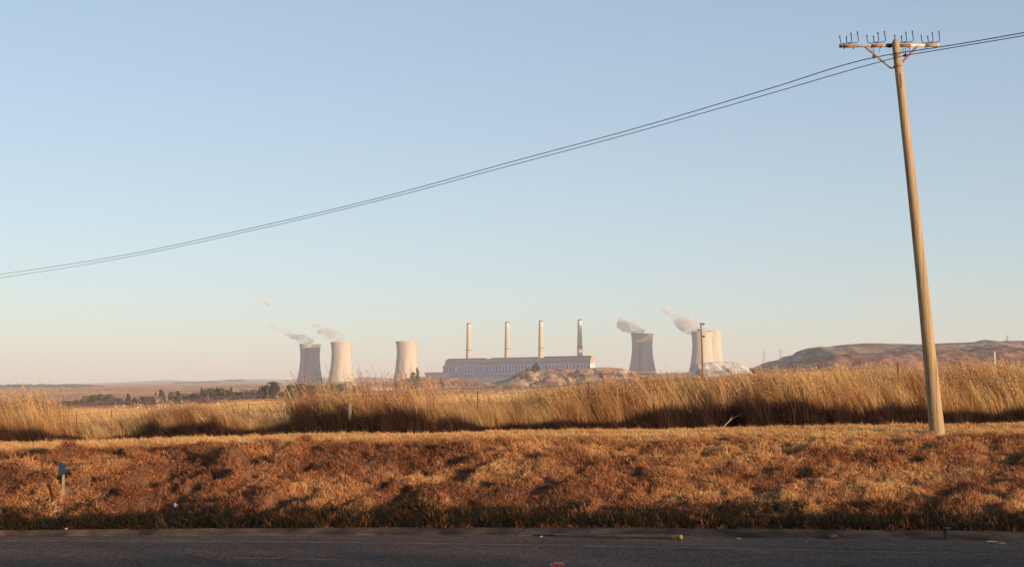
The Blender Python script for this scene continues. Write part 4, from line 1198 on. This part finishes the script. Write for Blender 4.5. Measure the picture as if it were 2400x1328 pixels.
up = [(-330, 690), (0, 643), (300, 596), (600, 532), (900, 461), (1200, 379), (1500, 298), (1800, 209), (2049, 135), (2092, 127), (2150, 118.5), (2250, 103), (2400, 77), (2700, 25)]
lo = [(-330, 697), (0, 651), (300, 602), (600, 538), (900, 467), (1200, 387), (1500, 307), (1800, 221), (2060, 146), (2118, 131), (2160, 124), (2250, 109), (2400, 84), (2700, 33)]
cable([(a_, b_, along(a_)) for a_, b_ in up], 0.0115, 'upper of two thin telephone cables crossing the whole sky')
cable([(a_, b_, along(a_)) for a_, b_ in lo], 0.010, 'lower of two thin telephone cables crossing the whole sky')

D1 = along(2048); D2 = along(2121)
m = MB(); m.tube([zp(870, 500, AD), zp(885, 590, D1)], 0.008, 6); m.tube([zp(868, 600, D1), zp(875, 645, D1), zp(875, 690, D1)], [.02, .042, .02], 10); m.build('insulator', M['green_glass'], tp)
m = MB(); m.tube([zp(1530, 470, AD), zp(1535, 610, D2)], 0.009, 6); m.tube([zp(1485, 640, D2), zp(1520, 625, D2), zp(1555, 600, D2)], [.02, .045, .02], 10); m.build('insulator', M['black'], tp)

# ------------------------------------------------------------------ wire fence in the tall grass
M['fence_post'] = noisy('fence_post_rusty', [(0.3, (0.12, 0.06, 0.04)), (0.7, (0.24, 0.13, 0.08))], 6, 4)
M['fence_wood'] = noisy('fence_post_timber', [(0.3, (0.11, 0.085, 0.06)), (0.7, (0.22, 0.17, 0.12))], 5, 5, (4, 4, .6))
FD = 39.2
fx0 = P(0, 1000, FD).x
fence = empty('fence', (0, FD, float(near_z(0.0, FD)))); tag(fence, 'wire fence on thin rusty posts running through the tall grass', 'fence')
fo = Vector(fence.location)
def fpost(px, top, r, mat, D=FD, name='fence_post'):
    p = P(px, top, D); z0 = float(near_z(p.x, D)) - 0.2
    lean = random.uniform(-0.02, 0.02)
    m = MB(); m.tube([Vector((p.x + lean, D, z0)) - fo, Vector((p.x + lean * .4, D, (z0 + p.z) / 2)) - fo, p - fo], [r * 1.1, r, r * .9], 7)
    m.build(name, mat, fence, sm=True)
for q in ((-310, 962, .016), (180, 962, .014), (262, 958, .012), (400, 945, .018), (583, 944, .016), (683, 935, .014), (903, 925, .014), (1120, 915, .022), (1380, 896, .022), (1560, 884, .012), (1768, 868, .020), (2105, 849, .034), (2520, 838, .03), (2760, 832, .02)):
    fpost(q[0], q[1], q[2], M['fence_post'])
fpost(819, 945, .074, M['fence_wood'], ROOT + 0.35)
fpost(-60, 966, .06, M['fence_wood'], ROOT - 0.05)
W1 = ([-600, 0, 170, 600, 900, 1200, 1500, 1800, 2105, 2400, 3000], [990, 976, 972, 947, 927, 919, 893, 873, 858, 850, 836])
for dpy in (0, 17, 36, 54):
    m = MB(); pts = []
    for q in np.arange(-600, 3000, 40):
        rowp = float(np.interp(q, *W1)) + dpy * np.interp(q, [0, 1000, 2400], [1.0, 1.35, 1.6]) + 1.5 * math.sin(q * 0.017 + dpy)
        pts.append(P(q, rowp, FD - 0.04) - fo)
    m.tube(pts, 0.0042, 4); m.build('wire', M['rust_red'], fence)

# single white marker post on the field to the right
mk = P(2331, 826, 118); m = MB(); gz_ = float(far_z(mk.x, 118)); h_ = mk.z - gz_
mo = empty('marker_post', (mk.x, 118, gz_)); tag(mo, 'thin white marker post standing in the field near the right edge', 'post')
m.tube([(0.04, 0, -.2), (-0.02, 0, h_)], [.085, .075], 8); m.build('shaft', M['whitewash'], mo, sm=True)
m = MB(); m.tube([(-0.02, 0, h_), (-.02, 0, h_ + .08)], [.09, .05], 8); m.build('cap', M['whitewash'], mo)

# slender wooden power pole in front of the rightmost tower
SD = 260.0; tb = P(1647, 890, SD); tb.z = float(far_z(tb.x, SD)); tt = P(1642.5, 757, SD)
sp = empty('power_pole', tb); tag(sp, 'slender brown power pole in front of the rightmost cooling towers', 'power pole')
r_ = lambda v: Vector(v) - tb
m = MB(); m.tube([r_(tb) - Vector((0, 0, .5)), r_(P(1646, 830, SD)), r_(tt)], [.19, .16, .11], 8); m.build('shaft', M['fence_post'], sp, sm=True)
for (q0, q1) in (((1641, 757), (1649, 759)), ((1637, 773), (1644, 774)), ((1643, 787), (1650, 788))):
    m = MB(); m.tube([r_(P(*q0, SD - .2)), r_(P(*q1, SD - .2))], .10, 6); m.build('bracket', M['dark_steel'], sp)
    e = q0 if abs(q0[0] - 1643) > abs(q1[0] - 1643) else q1
    m = MB(); m.tube([r_(P(e[0], e[1] + 2, SD - .2)), r_(P(e[0], e[1], SD - .2)), r_(P(e[0], e[1] - 2, SD - .2))], [.14, .24, .1], 8); m.build('insulator', M['dark_steel'], sp)

# ------------------------------------------------------------------ little blue sign on the bank
M['sign_post'] = noisy('sign_post_timber', [(0.3, (0.20, 0.16, 0.11)), (0.7, (0.32, 0.26, 0.18))], 6, 4)
M['blue'] = noisy('blue_enamel', [(0.3, (0.010, 0.028, 0.07)), (0.7, (0.018, 0.045, 0.10))], 8, 4, rough=0.5)
sb = hit(150, 1170); SGD = sb.y; st = P(147, 1081, SGD)
sg = empty('marker_sign', sb); tag(sg, 'small blank blue plate on a thin pale post on the grassy bank', 'sign')
m = MB(); m.box(((st.x - sb.x) * .5, 0, (st.z - sb.z) / 2 - .05), 0.042, 0.035, (st.z - sb.z) + .1); m.build('post', M['sign_post'], sg)
pt = P(147, 1097, SGD) - sb
m = MB(); m.box((pt.x, -.035, pt.z), 0.132, 0.012, 0.235, 0.0); m.build('plate', M['blue'], sg)
m = MB(); m.box((pt.x, -.045, pt.z + .075), 0.014, 0.008, 0.014); m.box((pt.x, -.045, pt.z - .075), 0.014, 0.008, 0.014); m.build('bolt', M['dark_steel'], sg)

# ------------------------------------------------------------------ things lying on the kerb and road
M['log'] = noisy('weathered_log', [(0.3, (0.02, 0.017, 0.015)), (0.6, (0.05, 0.042, 0.036)), (0.75, (0.10, 0.085, 0.07))], 4, 6, (1, 8, 8), bump=.5, bump_scale=30)
M['yellow'] = noisy('yellow_cut_wood', [(0.3, (0.28, 0.17, 0.045)), (0.7, (0.42, 0.28, 0.09))], 14, 3)
a = G(1288, 1252, 0.05); b = G(1590, 1256, 0.05)
lg = empty('fallen_branch', a); tag(lg, 'long thin dark fallen branch lying along the kerb, with a yellow cut end', 'branch')
m = MB(); n_ = 16; pts = [(b - a) * (k / n_) + Vector((0, 0.03 * math.sin(k * .7), 0.006 * math.sin(k * 1.9))) for k in range(n_ + 1)]
m.tube(pts, [.012 + .033 * (k / n_) ** .6 + .004 * math.sin(k * 2.3) for k in range(n_ + 1)], 10); m.build('bark', M['log'], lg, sm=True)
e = pts[-1]; d_ = (pts[-1] - pts[-2]).normalized()
m = MB(); m.tube([e + d_ * .001 + Vector((0, -.012, 0)), e + d_ * .045 + Vector((0, -.02, 0)), e + d_ * .07 + Vector((0, -.02, 0))], [.038, .044, .028], 12); m.build('cut_end', M['yellow'], lg, sm=True)
m = MB(); m.tube([pts[2], pts[2] + Vector((-.2, .06, .03))], [.009, .004], 5); m.tube([pts[5], pts[5] + Vector((.12, .16, .05))], [.008, .003], 5); m.build('twigs', M['log'], lg)

M['plastic'] = noisy('white_plastic', [(0.3, (0.26, 0.26, 0.28)), (0.7, (0.45, 0.45, 0.47))], 12, 4, rough=0.5)
M['paper'] = noisy('dirty_paper', [(0.3, (0.28, 0.25, 0.18)), (0.7, (0.42, 0.38, 0.3))], 14, 4)
M['red'] = noisy('red_print', [(0.3, (0.45, 0.05, 0.03)), (0.7, (0.62, 0.09, 0.05))], 12, 3)
M['wood_chip'] = noisy('raw_plank', [(0.3, (0.36, 0.25, 0.13)), (0.7, (0.50, 0.37, 0.20))], 8, 4)
def crumple(name, loc, sx, sy, sz, mat, label, cat, seed, rz=0.0, sub=3):
    bm = bmesh.new(); bmesh.ops.create_icosphere(bm, subdivisions=sub, radius=1)
    for v in bm.verts:
        k = 0.62 + 0.75 * float(fbm(v.co.x * 2.1 + seed, v.co.y * 2.1 + v.co.z * 3.3 + seed, 3))
        v.co = Vector((v.co.x * sx * k, v.co.y * sy * k, max(v.co.z, -.35) * sz * k))
    bmesh.ops.rotate(bm, verts=bm.verts, matrix=Matrix.Rotation(rz, 3, 'Z'))
    me = bpy.data.meshes.new(name); bm.to_mesh(me); bm.free()
    o = link(name, me, mat, loc=loc); tag(o, label, cat); return o
q = P(1041, 1008, ROOT + .25); q.z = float(near_z(q.x, q.y)) + .07
crumple('plastic_bag', q, .15, .12, .11, M['plastic'], 'crumpled white bag half hidden at the foot of the tall grass', 'bag', 3.0)
q = hit(411, 1196); q.z += .07
crumple('plastic_cup', q, .045, .045, .06, M['plastic'], 'small white piece of litter low on the bank to the left', 'litter', 5.0)
q = hit(447, 1207); q.z += .05
crumple('pebble', q, .05, .04, .03, M['paper'], 'small grey pebble on the bank right of the white litter', 'stone', 6.0)
q = G(2232, 1240, KZ + .03); q.y = float(y_kt(q.x)) + .03
crumple('plastic_wrapper', q, .09, .05, .025, M['plastic'], 'crumpled white wrapper on the grass edge near the right corner', 'litter', 7.0)
q = G(2262, 1238, KZ + .02); q.y = float(y_kt(q.x)) + .05
crumple('plastic_strip', q, .17, .05, .02, M['plastic'], 'flattened clear plastic strip right of the crumpled white wrapper', 'litter', 8.0)
q = G(1268, 1256, .012)
crumple('paper_scrap', q, .03, .03, .012, M['paper'], 'white paper scrap at the left end of the fallen branch', 'litter', 9.0)
q = G(1731, 1261, .012)
crumple('paper_scrap', q, .045, .035, .012, M['paper'], 'white paper scrap on the road right of the yellow branch end', 'litter', 10.0)
q = G(1890, 1270, .012)
crumple('paper_scrap', q, .018, .03, .010, M['paper'], 'tiny pale scrap on the road left of the leaf pile', 'litter', 11.0)
q = G(156, 1239, KZ)
crumple('paper_scrap', q, .035, .05, .03, M['plastic'], 'tiny white scrap on the kerb below the blue sign', 'litter', 12.0)
M['deadleaf'] = noisy('dead_leaves', [(0.3, (0.02, 0.014, 0.01)), (0.7, (0.07, 0.045, 0.028))], 20, 4)
q = G(1948, 1256, .03)
crumple('leaf_pile', q, .11, .22, .05, M['deadleaf'], 'dark clump of dead leaves caught on the kerb to the right', 'leaves', 13.0, rz=-.35)
for k, (x0, y0, x1, y1, lb) in enumerate(((2312, 1267.5, 2338, 1268.5, 'longer and farther of two thin raw wood slivers on the road at right'), (2340, 1271.5, 2356, 1272.5, 'shorter and nearer of two raw wood slivers on the road at right'))):
    a = G(x0, y0, .012); b = G(x1, y1, .012); m = MB(); m.tube([Vector((0, 0, 0)), (b - a) * .5 + Vector((0, .004, .002)), b - a], [.008, .013, .009], 6)
    o = m.build('wood_sliver', M['wood_chip'], loc=a); tag(o, lb, 'wood')
# flattened red and white carton
q = G(1308, 1325, .0)
ct = empty('carton', q); ct.rotation_euler.z = -.12; tag(ct, 'flattened red and white carton on the road at the bottom edge', 'carton')
m = MB(); m.box((0, 0, .02), .165, .20, .036); m.build('box', M['red'], ct)
m = MB(); m.box((0, .075, .0395), .15, .045, .003); m.build('label', M['plastic'], ct)
m = MB(); m.box((-.1, .01, .009), .035, .16, .014); m.build('flap', M['plastic'], ct)

# dead stick in the grass edge
a = P(1697, 998, ROOT - .3); a.z = float(near_z(a.x, a.y)); 
m = MB(); w_ = [P(1697, 998, 38.0), P(1712, 983, 38.0), P(1722, 977, 38.05), P(1738, 970, 38.1)]
m.tube([p_ - a for p_ in w_], [.014, .012, .009, .005], 6); m.tube([w_[1] - a, P(1716, 972, 38.0) - a], [.006, .003], 5)
o = m.build('dead_stick', M['wood_chip'], loc=a); tag(o, 'bare forked stick lying against the shade-dark growth', 'stick')

# ------------------------------------------------------------------ haze
hz = bpy.data.materials.new('haze_air'); hz.use_nodes = True; nt = hz.node_tree; nt.nodes.clear()
out = N(nt, "ShaderNodeOutputMaterial"); v = N(nt, "ShaderNodeVolumePrincipled")
v.inputs["Color"].default_value = (0.95, 0.90, 0.955, 1); v.inputs["Density"].default_value = 0.000075; v.inputs["Anisotropy"].default_value = 0.0
nt.links.new(v.outputs[0], out.inputs["Volume"])
zmin = min(float(Zf.min()), -6) - 40
m = MB(); m.box((0, 7500, (zmin + 240) / 2), 24000, 15800, 240 - zmin); o = m.build('haze', hz); tag(o, kind='stuff')
o["label"] = 'thin pale evening haze over the whole plain'; o["category"] = 'haze'
